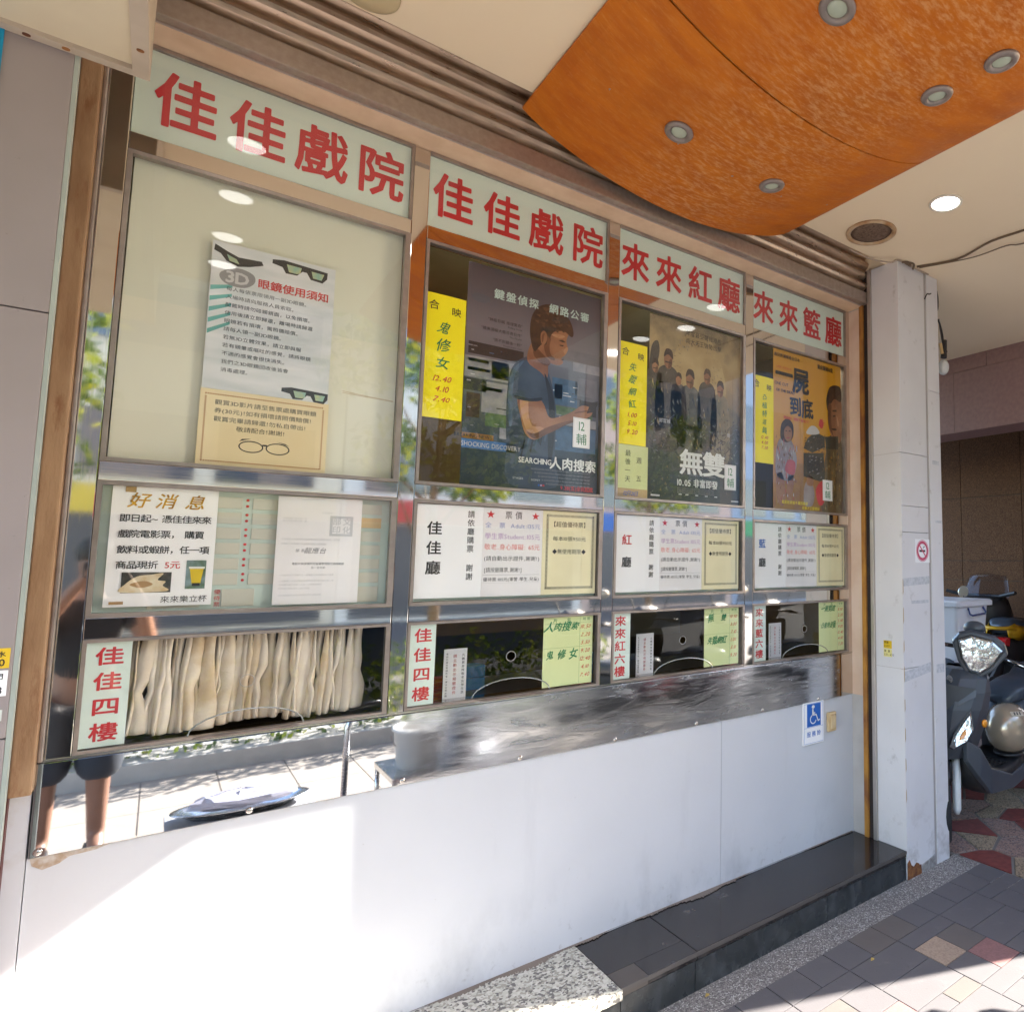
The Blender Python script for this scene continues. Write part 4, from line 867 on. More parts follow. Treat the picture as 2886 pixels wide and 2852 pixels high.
for (cx_, cz2, sc_) in ((.42, .575, 1.15), (.76, .57, 1.0), (.61, .63, .95), (.19, .66, 1.15), (.06, .64, .8)):
    for k in range(16):
        a_, b_ = cx_+random.uniform(-.09, .09)*sc_, cz2+random.uniform(-.28, .04)*sc_
        if 0.01 < a_ < .97: T.poly(U([(a_, b_), (a_+.02, b_+random.uniform(-.03, .03)), (a_+.008, b_+.02)]), random.choice(DIRT), -.00035)
    T.poly(U([(cx_-.03*sc_, cz2+.085*sc_), (cx_+.028*sc_, cz2+.085*sc_), (cx_+.025*sc_, cz2+.078*sc_), (cx_-.028*sc_, cz2+.078*sc_)]), HAIR, -.00045)
    T.poly(U([(cx_, cz2+.05*sc_), (cx_+.033*sc_, cz2+.07*sc_), (cx_+.03*sc_, cz2+.10*sc_), (cx_+.008*sc_, cz2+.09*sc_)]), mat("shaded_skin_print", (.17, .07, .035)), -.00038, True)
T3 = Txt(o, YP+.0026)
T3.put("年度最受矚目港片", 2.005, 2.838, .030, PD, wx=.95); T3.put("兩大天王強勢出擊", 2.005, 2.797, .030, PD, wx=.95)
T3.put("無雙", 2.005, 2.188, .130, WHITE, bold=.026, pitch=.95, wx=1.15, part=True); T3.put("PROJECT GUTENBERG", 2.005, 2.128, .016, GREY)
T3.put("10.05 非富即發", 1.975, 2.087, .043, WHITE, bold=.02, wx=.9); T3.put("郭富城", 1.772, 2.375, .022, LGREY); T3.put("周", 2.17, 2.355, .022, LGREY)
for k in range(3): T3.put("監製導演編劇主演出品發行製作人攝影指導美術指導動作設計", 1.965, 2.058-k*.010, .0085, GREY)
for xx in (1.70, 2.19): T3.rect(xx, xx+.05, 2.010, 2.018, LGREY)
for xx in (1.86, 1.90, 1.96, 2.02, 2.08): T3.rect(xx, xx+.018, 2.026, 2.031, LGREY)
T.done("printed_picture"); T3.done()
G3 = gradm("orange_yellow_poster_print", [(0, (.24, .09, .012)), (.3, (.45, .19, .015)), (.6, (.66, .33, .012)), (1, (.62, .30, .02))], ns=4, amp=.35)
o, T = sheet("film_poster", "orange yellow film poster of a man behind a film camera with black title characters", "poster", 2.492, 3.062, 1.994, 2.895, YP+.004, G3)
x0, x1, z0, z1 = 2.492, 3.062, 1.994, 2.895; U = uv(x0, x1, z0, z1)
OLV = mat("olive_jacket_print", (.16, .11, .045), .4, c2=(.09, .06, .03), scale=14); CAMB = mat("dark_camera_print", (.035, .03, .022), .4, c2=(.06, .055, .04), scale=20)
YBR = mat("dark_ochre_print", (.28, .13, .015), .4, c2=(.4, .2, .02), scale=9)
T.poly(U([(.03, .02), (.1, .2), (.42, .30), (.6, .12), (.62, .0), (.03, .0)]), YBR, .0002, True)
T.poly(U([(.70, .0), (.70, .2), (.78, .45), (.84, .52), (1, .50), (1, 0)]), OLV, 0, True)
T.poly(U([(.80, .58), (.79, .66), (.81, .74), (.88, .80), (1, .80), (1, .50), (.88, .49), (.83, .53)]), SKIN, -.0002, True)
T.poly(U([(.78, .69), (.77, .76), (.82, .84), (.92, .865), (1, .85), (1, .76), (.90, .77), (.84, .73), (.81, .68)]), HAIR, -.0004, True)
T.poly(U([(.42, .40), (.48, .47), (.60, .52), (.74, .50), (.74, .43), (.55, .38)]), CAMB, -.0005); T.poly(U([(.74, .50), (.95, .52), (.95, .43), (.76, .42)]), CAMB, -.0006)
T.poly(U([(.42, .22), (.42, .37), (.72, .39), (.74, .22), (.66, .20)]), CAMB, -.0006); T.poly(U([(.47, .25), (.47, .34), (.66, .36), (.66, .24)]), PD, -.0008)
T.poly(U([(.46, .50), (.52, .55), (.60, .555), (.66, .52), (.58, .50)]), LGREY, -.0007, True)
VEST = mat("grey_vest_print", (.36, .32, .33), .4, c2=(.25, .2, .22), scale=12); BLO = mat("pink_splash_print", (.5, .1, .1), .4, c2=(.35, .05, .06), scale=12)
T.poly(U([(.05, .20), (.03, .30), (.06, .41), (.14, .45), (.24, .44), (.32, .34), (.30, .24), (.22, .18)]), VEST, -.0003, True)
T.poly(U([(.10, .44), (.11, .53), (.19, .57), (.27, .54), (.27, .46), (.19, .42)]), HAIR, -.0004, True); T.poly(U([(.15, .45), (.15, .50), (.20, .525), (.255, .50), (.25, .45), (.20, .425)]), SKIN, -.0006, True)
T.poly(U([(.05, .06), (.04, .20), (.12, .22), (.17, .10), (.13, .02)]), SKIN, -.0003, True); T.poly(U([(.18, .08), (.2, .20), (.29, .21), (.26, .10), (.24, .04)]), SKIN, -.0003, True)
T.poly(U([(.16, .24), (.20, .31), (.30, .30), (.28, .22)]), BLO, -.0007, True); T.poly(U([(.42, .07), (.44, .17), (.52, .20), (.58, .12), (.55, .04), (.46, .03)]), VEST, -.0003, True); T.poly(U([(.47, .17), (.47, .215), (.52, .235), (.565, .205), (.55, .165)]), SKIN, -.0006, True)
T.poly(U([(.60, .14), (.68, .20), (.74, .17), (.72, .06), (.64, .05)]), RED, -.0003, True); T.poly(U([(.65, .57), (.67, .61), (.71, .605), (.72, .57), (.69, .55)]), RED, -.0003, True)
random.seed(23); SKD = mat("shaded_skin_print", (.17, .07, .035)); ODK = [mat("dark_ochre_grain_print", (.30, .14, .02), .4), mat("brown_grain_print", (.13, .09, .045)), PD, mat("olive_light_print", (.32, .24, .10), .4)]
T.poly(U([(.80, .58), (.79, .66), (.81, .73), (.85, .72), (.84, .62), (.87, .53), (.90, .50), (.85, .53)]), SKD, -.0005, True)
T.poly(U([(.86, .69), (.93, .70), (.93, .685), (.87, .68)]), HAIR, -.0006); T.poly(U([(.87, .655), (.91, .66), (.91, .65), (.875, .645)]), HAIR, -.0006); T.poly(U([(.85, .565), (.92, .57), (.92, .558), (.86, .555)]), HAIR, -.0006, True); T.poly(U([(.93, .66), (.97, .60), (.94, .59)]), mat("lit_skin_print", (.5, .27, .15)), -.0006, True)
for k in range(150):
    a_, b_ = random.uniform(.70, .97), random.uniform(.02, .50); T.poly(U([(a_, b_), (a_+.02, b_+random.uniform(-.05, .05)), (a_+.01, b_+.02)]), random.choice(ODK), -.0003)
for k in range(60):
    a_, b_ = random.uniform(.42, .72), random.uniform(.22, .50); T.poly(U([(a_, b_), (a_+.03, b_+.004), (a_+.02, b_+.012)]), random.choice([ODK[1], PD, POSL]), -.0009)
for k in range(90):
    a_, b_ = random.uniform(.03, .32), random.uniform(.03, .44); T.poly(U([(a_, b_), (a_+.015, b_+random.uniform(-.03, .03)), (a_+.01, b_+.02)]), random.choice([ODK[0], LGREY, SKD, BLO]), -.0005)
T.poly(U([(.165, .495), (.185, .495), (.185, .488), (.165, .488)]), HAIR, -.0008); T.poly(U([(.21, .497), (.235, .497), (.235, .490), (.21, .490)]), HAIR, -.0008); T.poly(U([(.18, .452), (.22, .454), (.22, .447), (.18, .446)]), BLO, -.0008)
for k in range(14):
    a_ = random.uniform(0, 6.28); T.poly(U([(.69, .585), (.69+.06*math.cos(a_), .585+.04*math.sin(a_)), (.69+.02*math.cos(a_+.4), .585+.015*math.sin(a_+.4))]), RED, -.00035)
T3 = Txt(o, YP+.0022)
T3.put("瘋狂熱潮席捲全日本", 2.600, 2.862, .024, PD, bold=.015, wx=.95); T3.put("票房飆破16億", 2.92, 2.858, .030, PD, bold=.015, wx=.8)
T3.put("一", 2.575, 2.755, .15, PD, bold=.03, wx=.95, part=True); T3.put("屍", 2.71, 2.74, .155, PD, bold=.035, wx=.9, part=True); T3.put("到底", 2.715, 2.585, .115, PD, bold=.03, wx=.85, jit=.08, part=True)
T3.put("ONE CUT", 2.555, 2.70, .024, PD, bold=.01, jit=.1); T3.put("OF THE DEAD", 2.585, 2.662, .022, PD, bold=.02, jit=.1)
T3.put("上田慎一郎導演作品", 2.572, 2.795, .014, RINK); T3.put("開拍啦！絕對不能喊卡！", 2.68, 2.512, .020, RED, bold=.01)
T3.put("電影結束後千萬別離席", 2.66, 2.035, .021, YELLOW, shear=.1); T3.put("故事才正要開始", 2.79, 2.010, .021, YELLOW, shear=.1)
T.done("printed_picture"); T3.done()
for lab, a, b, z0, z1, yy in (("white age rating card on the lower right of the dark blue poster", 1.298, 1.378, 2.192, 2.323, .0150), ("white age rating card on the lower right of the golden brown poster", 2.143, 2.220, 2.071, 2.202, .0150), ("white age rating card on the lower right of the orange poster", 2.889, 2.974, 2.063, 2.186, .0150)):
    o, T = sheet("age_rating_card", lab, "card", a, b, z0, z1, .0125, PAPER, "age rating cards", th=.0008)
    T.put("12", (a+b)/2, z0+(z1-z0)*.73, .056, GREEN, wx=.75); T.put("輔", (a+b)/2, z0+(z1-z0)*.28, .052, GREEN); T.frame(a+.003, b-.003, z0+.003, z1-.003, .0012, LGREY); T.done()
# price boards behind the middle panes
MC = [(.694, "佳佳廳", BLACK, BLACK, "second"), (1.513, "紅廳", RED, BLACK, "third"), (2.344, "藍廳", BLUE, BLACK, "rightmost")]
for k, (xa, nm, c1, c2, wh) in enumerate(MC):
    o, T = sheet("hall_name_card", "white card with large hand cut hall name in the %s ticket window" % wh, "notice", xa, xa+.2395, 1.5655, 1.912, YP-.001, PAPER, "hall name cards")
    n = len(nm)
    for j, ch in enumerate(nm): T.put(ch, xa+.062, (1.823-j*.073) if n == 3 else (1.80-j*.10), .052 if n == 3 else .05, (c1 if j == 0 else c2), bold=.018, wx=1.05, part=True)
    T.put("請依廳購票", xa+.193, 1.815, .0285, BLACK, bold=.01, vert=True, pitch=1.16, wx=.95); T.put("謝謝", xa+.193, 1.66, .0285, BLACK, bold=.01, vert=True, pitch=1.16, wx=.95); T.done()
    xb = xa+.240; xc = xa+.4815 if k == 0 else xa+.4885
    o, T = sheet("ticket_price_card", "white ticket price card with two red stars in the %s ticket window" % wh, "notice", xb, xc-.0005, 1.5655, 1.912, YP-.001, PAPERG, "ticket price cards")
    cx = (xb+xc)/2; wq = xc-xb
    def star(x_, z_, r_): T.poly([(x_+r_*(1 if q % 2 == 0 else .4)*math.sin(math.pi*q/5), z_+r_*(1 if q % 2 == 0 else .4)*math.cos(math.pi*q/5)) for q in range(10)], RED)
    star(xb+.027, 1.885, .017); star(xc-.032, 1.885, .017); T.put("票 價", cx-.002, 1.885, .033, BLACK, wx=.9)
    def row(s_t, z_, h_, m_, w_=None):
        # fit the line to the width of the card
        tot = sum((1.0 if ord(c) > 0x2e80 else (.38 if c in " .,:;!'|()[]" else (glyph(c)[3]-glyph(c)[2])+.1)) for c in s_t)*h_
        T.put(s_t, cx-.002, z_, h_, m_, wx=min(1.15, (w_ or wq-.016)/tot))
    row("全   票  Adult:135元", 1.843, .024, PBLUE); row("學生票Student:105元", 1.800, .026, PURP); row("敬老.身心障礙: 65元", 1.758, .025, PINK)
    row("(請自動出示證件,謝謝!)", 1.713, .0205, BLACK); T.put("[請按廳購票,謝謝!]", xb+.008, 1.668, .0205, BLACK, align='l', wx=.86); row("優待票:105元(軍警.學生.兒童)", 1.631, .0165, BLACK)
    T.rect(xb+.004, xc-.008, 1.6485, 1.6493, GREY); T.rect(xb+.004, xc-.008, 1.6175, 1.6183, LGREY); T.done()
    xd = xa+.7265 if k < 2 else xa+.730
    o, T = sheet("discount_notice", "pale yellow discount notice with a black dotted border in the %s ticket window" % wh, "notice", xc, xd, 1.5655, 1.912, YP-.001, PAPERY, "pale yellow discount notices")
    a_, b_, c_, d_ = xc+.016, xd-.012, 1.588, 1.897
    T.frame(a_, b_, c_, d_, .0011, BLACK); T.frame(a_+.008, b_-.008, c_+.008, d_-.008, .0011, BLACK)
    q_ = a_+.003
    while q_ < b_-.003: T.rect(q_, q_+.003, d_-.0065, d_-.0025, BLACK); T.rect(q_, q_+.003, c_+.0025, c_+.0065, BLACK); q_ += .0055
    q_ = c_+.003
    while q_ < d_-.003: T.rect(a_+.0025, a_+.0065, q_, q_+.003, BLACK); T.rect(b_-.0065, b_-.0025, q_, q_+.003, BLACK); q_ += .0055
    cx = (xc+xd)/2; wq = xd-xc
    row("【超值優待票】", 1.857, .0245, BLACK, wq-.07); row("每本10張950元", 1.797, .021, BLACK, wq-.085); row("◆無使用期限◆", 1.743, .0225, BLACK, wq-.09); T.done()
# mint strip behind lower edge of middle panes
for k, (a, b) in enumerate(BX[1:]):
    o = MB().box(a+.012, b-.02, .030, .034, 1.555, 1.914).build("backing_strip", BOARD); tag(o, "mint backing board behind the price cards of the %s ticket window" % ("second", "third", "rightmost")[k], "board", "mint backing boards")
# hall floor signs in the lower panes
for (a, b, s_t, hh, lab) in ((-.136, -.042, "佳佳四樓", .052, "pale green floor sign with large red characters beside the curtain"), (.687, .778, "佳佳四樓", .052, "pale green floor sign with red characters in the second window"), (1.5125, 1.602, "來來紅六樓", .047, "pale green floor sign with five red characters in the third window"), (2.351, 2.433, "來來藍六樓", .046, "pale green floor sign with five red characters in the rightmost window")):
    o, T = sheet("floor_sign", lab, "sign", a, b, 1.186, 1.474, .0125, SIGNG, "floor signs in the lower panes", th=.003)
    T.put(s_t, (a+b)/2+(.002 if len(s_t) == 4 else -.006), 1.329, hh, REDS, bold=.02, part=True, vert=True, pitch=1.33 if len(s_t) == 4 else 1.17, wx=1.18 if len(s_t) == 4 else 1.2); T.done()
# showtime cards
ST = [(1.193, 1.427, [("人肉搜索", 1.432, 1.0), ("鬼 修 女", 1.318, 1.0)], ["10.50", "2.20", "5.50", "9.20", "12.40", "4.10", "7.40"], "second"),
      (2.021, 2.254, [("無   雙", 1.425, 1.0), ("失蹤網紅", 1.315, .8)], ["10.50", "3.00", "7.10", "1.00", "5.10", "9.20"], "third"),
      (2.849, 3.080, [("一屍到底", 1.435, .8), ("凸槌特派員", 1.34, .66)], ["11.00", "2.20", "5.40", "9.00", "12.40", "4.00", "7.20"], "rightmost")]
for (a, b, ttl, tms, wh) in ST:
    o, T = sheet("showtime_card", "lime showtime card with green titles and red times in the %s ticket window" % wh, "notice", a, b-.012, 1.19, 1.471, .0125, PAPERL, "lime showtime cards")
    xm = a+(b-a)*.69
    for s_t, z_, w_ in ttl: T.put(s_t, (a+xm)/2+.002, z_, .040, GREEN, bold=.02, jit=.2, shear=.3, wx=.95*w_)
    zt = 1.428; dz = .0335 if len(tms) > 6 else .0385
    for j, t_ in enumerate(tms): T.put(t_, (xm+b)/2-.008, zt-j*dz, .0225, RINK, bold=.010, shear=.38, wx=.95, jit=.15)
    T.put("片     名", (a+xm)/2, 1.457, .021, GREEN); T.put("時 間", (xm+b)/2-.006, 1.459, .014, GREEN)
    T.rect(xm, xm+.0008, 1.192, 1.47, GREEN); T.rect(a+.003, b-.014, 1.4445, 1.4452, GREEN); T.rect(a+.003, b-.014, 1.345, 1.3457, GREEN)
    for j in range(1, 7): T.rect(xm, b-.014, 1.4445-j*.037, 1.4451-j*.037, LGREY)
    T.done()
for (a, b, y_, wh) in ((.849, .936, .14, "second"), (1.715, 1.812, .14, "third"), (2.576, 2.672, .14, "rightmost")):
    o, T = sheet("counter_card", "small laminated card with vertical writing standing on the counter of the %s window" % wh, "card", a, b, 1.168, 1.360, y_, PAPERG, "counter cards", th=.003)
    T.put("凡購買身障敬老及學生票", b-.014, 1.262, .0115, BLACK, vert=True, pitch=1.25); T.put("請主動出示相關證件", (a+b)/2-.002, 1.262, .014, RINK, vert=True, pitch=1.25); T.put("未出示或未帶證件者一律以全票計價", a+.012, 1.262, .0085, BLACK, vert=True, pitch=1.25); T.done()
BLU = mat("blue_ticket_box", (.05, .22, .42), .5, var=.3); RDS = mat("red_ticket_box", (.42, .02, .02), .5, var=.3)
for k, x_ in enumerate((.99, 1.60, 2.49)):
    wh = ("second", "third", "rightmost")[k]
    t = thing("ticket_box_stack", (x_, .33, 1.165), "two blue ticket boxes stacked on the counter of the %s window" % wh, "box", "ticket boxes on the counter")
    for j in range(2): MB().box(x_-.01, x_+.075, .29, .38, 1.166+j*.05, 1.213+j*.05, .002).build("box_layer", BLU, t)
    t = thing("ticket_stack", (x_-.13, .2, 1.165), "pile of red ticket pads on the counter of the %s window" % wh, "ticket pads", "ticket pads on the counter")
    for j in range(6): MB().box(x_-.165+.002*(j % 2), x_-.10, .17, .24, 1.166+j*.0135, 1.178+j*.0135, .001).build("pad", RDS, t)
# ------------------------------------------------------------------ things on the low wall and pillars
o, T = sheet("accessibility_sign", "white and blue wheelchair sign under the steel apron, by the bell button", "sign", 2.694, 2.857, .703, .929, -.012, PAPER, th=.010)
T.rect(2.722, 2.833, .797, .920, BLUE); T.frame(2.70, 2.851, .709, .923, .0014, BLUE); T.rect(2.70, 2.851, .793, .7945, BLUE)
T2 = Txt(o, -.0130); cx, cz_ = 2.775, .845
T2.poly([(cx+.012*math.cos(2*math.pi*k/14)-.004, .903+.009*math.sin(2*math.pi*k/14)) for k in range(14)], WHITE)
T2.poly([(cx-.012, .892), (cx-.003, .893), (cx-.001, .872), (cx+.012, .872), (cx+.012, .866), (cx, .866), (cx+.001, .856), (cx-.012, .856)], WHITE)
def arc(cx, cz, r, a0, a1, w): 
    n = 16; A = [(cx+r*math.cos(R(a0+(a1-a0)*k/n)), cz+r*math.sin(R(a0+(a1-a0)*k/n))) for k in range(n+1)]; B = [(cx+(r-w)*math.cos(R(a0+(a1-a0)*k/n)), cz+(r-w)*math.sin(R(a0+(a1-a0)*k/n))) for k in range(n+1)]
    return A+B[::-1]
T2.poly(arc(2.771, .836, .026, 115, 345, .006), WHITE)
T2.poly([(2.767, .862), (2.797, .862), (2.812, .828), (2.824, .832), (2.826, .826), (2.809, .819), (2.793, .855), (2.767, .855)], WHITE); 
T.put("服務鈴", 2.776, .757, .031, BLUE, bold=.015, pitch=1.3); T.done(); T2.done("wheelchair_symbol")
bl = thing("bell_button", (2.925, -.01, .8), "yellowed plastic bell button right of the wheelchair sign", "bell button")
YP_ = mat("yellowed_plastic", (.68, .52, .30), .4, c2=(.6, .42, .22), scale=20)
MB().box(2.892, 2.960, -.018, 0, .746, .853, .006).build("plate", YP_, bl); MB().box(2.903, 2.949, -.026, -.017, .762, .838, .006).build("button", YP_, bl); MB().box(2.944, 2.954, -.0205, -.018, .822, .838, .001).build("lamp", BLACK, bl)
o, T = sheet("no_smoking_sticker", "round red no smoking sticker on the front of the right pillar", "sticker", 3.247, 3.389, 1.702, 1.838, -.3735, PAPER, th=.001)
c0 = (3.318, 1.771)
def ring2(r, w, m, dy=0):
    v, f = _fill([[(c0[0]+r*math.cos(2*math.pi*k/32), c0[1]+r*math.sin(2*math.pi*k/32)) for k in range(32)], [(c0[0]+(r-w)*math.cos(2*math.pi*k/32), c0[1]+(r-w)*math.sin(2*math.pi*k/32)) for k in range(32)]]); T.m.setdefault(m.name, (MB(), m))[0].add([(a, T.y+dy, b) for a, b, _ in v], f)
ROSE = mat("rose_red_print", (.62, .08, .16), .5)
ring2(.063, .003, ROSE); ring2(.057, .016, ROSE)
T.rect(3.287, 3.345, 1.764, 1.776, BLACK); T.poly([(3.325, 1.782), (3.332, 1.790), (3.342, 1.792), (3.338, 1.800), (3.331, 1.797), (3.321, 1.787)], GREY)
T.poly([(3.283, 1.802), (3.289, 1.808), (3.353, 1.740), (3.347, 1.734)], ROSE, -.0003)
for k in range(16):
    a = R(180-k*12); T4 = None
T.done()
for (z0, z1, m_, s1, s2, lab, xo) in ((1.218, 1.262, mat("yellow_sticker", (.75, .5, .02), .5), "開鎖", "2599", "small orange yellow sticker on the side of the right pillar", 0), (1.172, 1.214, mat("pale_yellow_sticker", (.8, .72, .3), .5), "開 鎖", "531-633", "small pale yellow sticker under the orange one on the right pillar", 0)):
    # on the -X side face of the pillar, turned by hand into the YZ plane
    st = MB().box(3.1200, 3.1212, -.292, -.236, z0, z1).build("sticker", m_); tag(st, lab, "sticker", "locksmith stickers on the right pillar")
    mb = MB()
    for rowi, s_t in enumerate((s1, s2)):
        h_ = .016; x_ = 0
        for ch in s_t:
            v, f, w0, w1, full, _s = glyph(ch, .01); adv = h_*(1 if full else .62)
            mb.add([(3.1196, -.288+x_+(p[0])*h_*.95 if False else -.240-x_-(p[0])*h_*.9, z1-.016-rowi*.019+p[1]*h_) for p in v], f); x_ += adv
    # reading direction: from -X side, +Y is to the left
    mb.build("lettering", BLACK, st)
for (z0, z1, x0, x1, m_, s1, s2, lab) in ((1.462, 1.506, -.335, -.2365, MT["yellow_sticker"], "開鎖 通水", "2810990", "orange yellow number sticker on the left pillar"), (1.401, 1.459-.002, -.335, -.2370, PAPER, "開 門", "528633", "white number sticker under the orange one on the left pillar"), (1.347, 1.371, -.30, -.240, mat("faded_sticker", (.62, .66, .62), .5), "", "", "faded blank sticker lowest on the left pillar")):
    o, T = sheet("sticker", lab, "sticker", x0, x1, z0, z1, -.3735, m_, "stickers on the left pillar")
    if s2: T.put(s1, x1-.006, z1-.013, .014, BLACK, bold=.02, align='r'); T.put(s2, x1-.006, z0+.013, .022, BLACK, bold=.015, align='r', wx=.9)
    T.done()
o, T = sheet("blue_banner", "blue banner edge at the top left beside the cream box", "banner", -.70, -.3455, 2.70, 3.05, -.376, mat("cyan_blue_banner", (.0, .25, .45), .5)); T.done()
# cream box at top left
cb = thing("light_box_sign", (-.9, -1.2, 2.93), "cream metal box hanging from the ceiling at the top left corner", "box sign")
CBX = mat("cream_box_paint", (.66, .56, .40), .55, c2=(.6, .5, .35), scale=3)
MB().box(-2.2, -.128, -2.0, -.40, 2.94, 3.46).build("bottom_panel", CBX, cb)
CBR = mat("grey_cream_rim_paint", (.5, .41, .32), .5, c2=(.42, .34, .26), scale=6)
MB().box(-2.2, -.095, -.401, -.3735, 2.928, 3.466).box(-.1275, -.095, -2.0, -.4012, 2.928, 3.466).build("rim", CBR, cb)
for x_, y_ in ((-.111, -.50), (-.245, -.388), (-.31, -.388), (-.111, -1.1)): MB().lathe([(.0055, 0), (.0055, .004)], (x_, y_, 2.9255), 'z', 12, 1.3, 1).build("screw_hole", RUSTD, cb)
# ------------------------------------------------------------------ orange curved canopy + spotlights
def sag(x): 
    t = (x-.945)/(2.40-.945); return 3.452-.165*(1-(2*t-1)**2)**.85 if 0 <= t <= 1 else 3.45
oc = thing("orange_ceiling_panel", (1.67, -1.0, 3.3), "sagging curved orange stained plywood panel under the ceiling", "ceiling panel")
for (ya, yb) in ((-.195, -1.036), (-1.044, -1.90), (-1.908, -2.62)):
    N = 40; rings = []
    for k in range(N+1):
        t = k/N; x_ = .945+(2.40-.945)*t; z_ = sag(x_); rings.append([(x_, ya, z_), (x_, yb, z_), (x_, yb, z_+.008), (x_, ya, z_+.008)])
    MB().loft(rings).build("sheet", ORNG, oc, smooth=False)
for x_ in (1.1, 1.4, 1.67, 1.95, 2.25): MB().tube([(x_, -.6, sag(x_)), (x_, -.6, 3.47)], .006, 6).build("hanger", CHAN, oc)
LMPM = mat("dull_grey_downlight_ring", (.30, .25, .23), .5, .4); LENSM = mat("frosted_lamp_lens", (.45, .5, .4), .25)
def slope(x): return math.atan((sag(x+.02)-sag(x-.02))/.04)
for i, (x_, y_, d_) in enumerate(((1.362, -.655, "unlit spotlight in the orange panel nearest the shutter, left of two"), (1.845, -.652, "unlit spotlight in the orange panel nearest the shutter, right of two"), (1.377, -1.423, "unlit spotlight at the top edge of the orange panel, large and nearest"), (1.895, -1.421, "unlit spotlight right of the panel seam, lower of a close pair"), (1.915, -1.645, "unlit spotlight right of the panel seam, upper of a close pair"))):
    z_ = sag(x_); t = thing("spotlight", (0, 0, 0), d_, "spotlight", "unlit spotlights in the orange panel")
    M_ = Matrix.Translation((x_, y_, z_)) @ Matrix.Rotation(-slope(x_), 4, 'Y')
    mb = MB().lathe([(.052, .002), (.055, -.004), (.051, -.010), (.036, -.013), (.030, -.006), (.026, .02), (.02, .03)], (0, 0, 0), 'z', 32); mb.v = [M_ @ v for v in mb.v]; mb.build("ring", LMPM, t, smooth=True)
    mb = MB().lathe([(.0335, -.001), (.026, -.007), (.012, -.010), (.001, -.0105)], (0, 0, .000), 'z', 24); mb.v = [M_ @ v for v in mb.v]; mb.build("lens", LENSM, t, smooth=True)
# lit downlights in two rows
LIT = mat("lit_lamp_diffuser", (1, .98, .93), .5, emit=1.3)
RING = mat("white_lamp_ring", (.75, .68, .58), .4)
def downlight(x_, y_, lab):
    t = thing("ceiling_lamp", (x_, y_, 3.468), lab, "ceiling lamp", "lit round ceiling lamps")
    MB().lathe([(.082, -.001), (.080, -.006), (.069, -.008), (.067, -.002)], (x_, y_, 3.468), 'z', 32).build("ring", RING, t, smooth=True)
    MB().lathe([(.066, -.001), (.06, -.006), (.001, -.007)], (x_, y_, 3.4665), 'z', 32).build("diffuser", LIT, t, smooth=True)
downlight(2.79, -.90, "bright lit round ceiling lamp beside the round brown speaker")
for y_, w_ in ((-1.36, "second lit lamp of the right row counted from the shutter"), (-1.80, "third lit lamp of the right row counted from the shutter"), (-2.28, "last lit lamp of the right row, nearest the street")): downlight(2.76 if y_ < -1.5 else 2.88, y_, w_)
for y_, w_ in ((-.83, "lit lamp of the left row nearest the shutter, mirrored in the leftmost sign"), (-1.36, "second lit lamp of the left row, mirrored high in the leftmost window"), (-1.90, "third lit lamp of the left row, mirrored above the glasses poster"), (-2.35, "last lit lamp of the left row, mirrored lowest in the leftmost window")): downlight(.17, y_, w_)
t = thing("ceiling_speaker", (2.752, -.47, 3.468), "round brown mesh ceiling speaker with a rusty cream ring", "speaker")
MB().lathe([(.135, -.001), (.133, -.010), (.122, -.014), (.110, -.008), (.109, -.001)], (2.752, -.47, 3.468), 'z', 40).build("ring", mat("stained_cream_ring", (.6, .46, .3), .5, c2=(.36, .18, .07), scale=10), t, smooth=True)
MB().lathe([(.109, -.002), (.08, -.007), (.001, -.010)], (2.752, -.47, 3.468), 'z', 32).build("grille", mat("brown_speaker_cloth", (.2, .13, .09), .9, c2=(.1, .06, .04), scale=90, bump=.8, bscale=200), t, smooth=True)
t = thing("ceiling_rose", (.379, -.36, 3.468), "round yellowish fitting on the ceiling at the top edge of the photo", "ceiling fitting")
MB().lathe([(.085, -.001), (.083, -.010), (.07, -.016), (.001, -.018)], (.38, -.385, 3.468), 'z', 32).build("rim", mat("yellowed_fitting", (.62, .5, .3), .5), t, smooth=True)
# cables
def cable(pts, r, lab, m=None, parent=None):
    P_ = [Vector(p) for p in pts]; q = []
    for i in range(len(P_)-1):
        p0, p1, p2, p3 = P_[max(i-1, 0)], P_[i], P_[i+1], P_[min(i+2, len(P_)-1)]
        for k in range(5):
            t = k/5; q.append(.5*((2*p1)+(p2-p0)*t+(2*p0-5*p1+4*p2-p3)*t*t+(3*p1-p0-3*p2+p3)*t**3))
    q.append(P_[-1]); o = MB().tube(q, r, 6).build("cable", m or CAB, parent, smooth=True)
    if lab: tag(o, lab, "cable", "old cables round the right pillar")
CAB = mat("dusty_brown_cable", (.16, .11, .07), .8); CABD = mat("black_cable", (.03, .022, .02), .6)
cable([(2.795, -.285, 3.455), (2.89, -.285, 3.455), (2.99, -.30, 3.45), (3.05, -.378, 3.425), (3.104, -.382, 3.455), (3.20, -.382, 3.462), (3.30, -.382, 3.458), (3.42, -.385, 3.46)], .005, "pale cable wrapped round the top of the pillar from the shutter slot", mat("pale_cable", (.45, .36, .28), .6))
cable([(3.28, -.40, 3.462), (3.36, -.62, 3.458), (3.31, -.86, 3.46), (3.33, -1.1, 3.462), (3.3, -1.6, 3.46)], .006, "brown cable running across the ceiling from the pillar top towards the street", CAB)
cable([(3.29, -.41, 3.455), (3.38, -.70, 3.445), (3.40, -.90, 3.45), (3.46, -1.0, 3.455), (3.5, -1.5, 3.46)], .0035, "thin brown cable drooping beside the thicker ceiling cable", CAB)
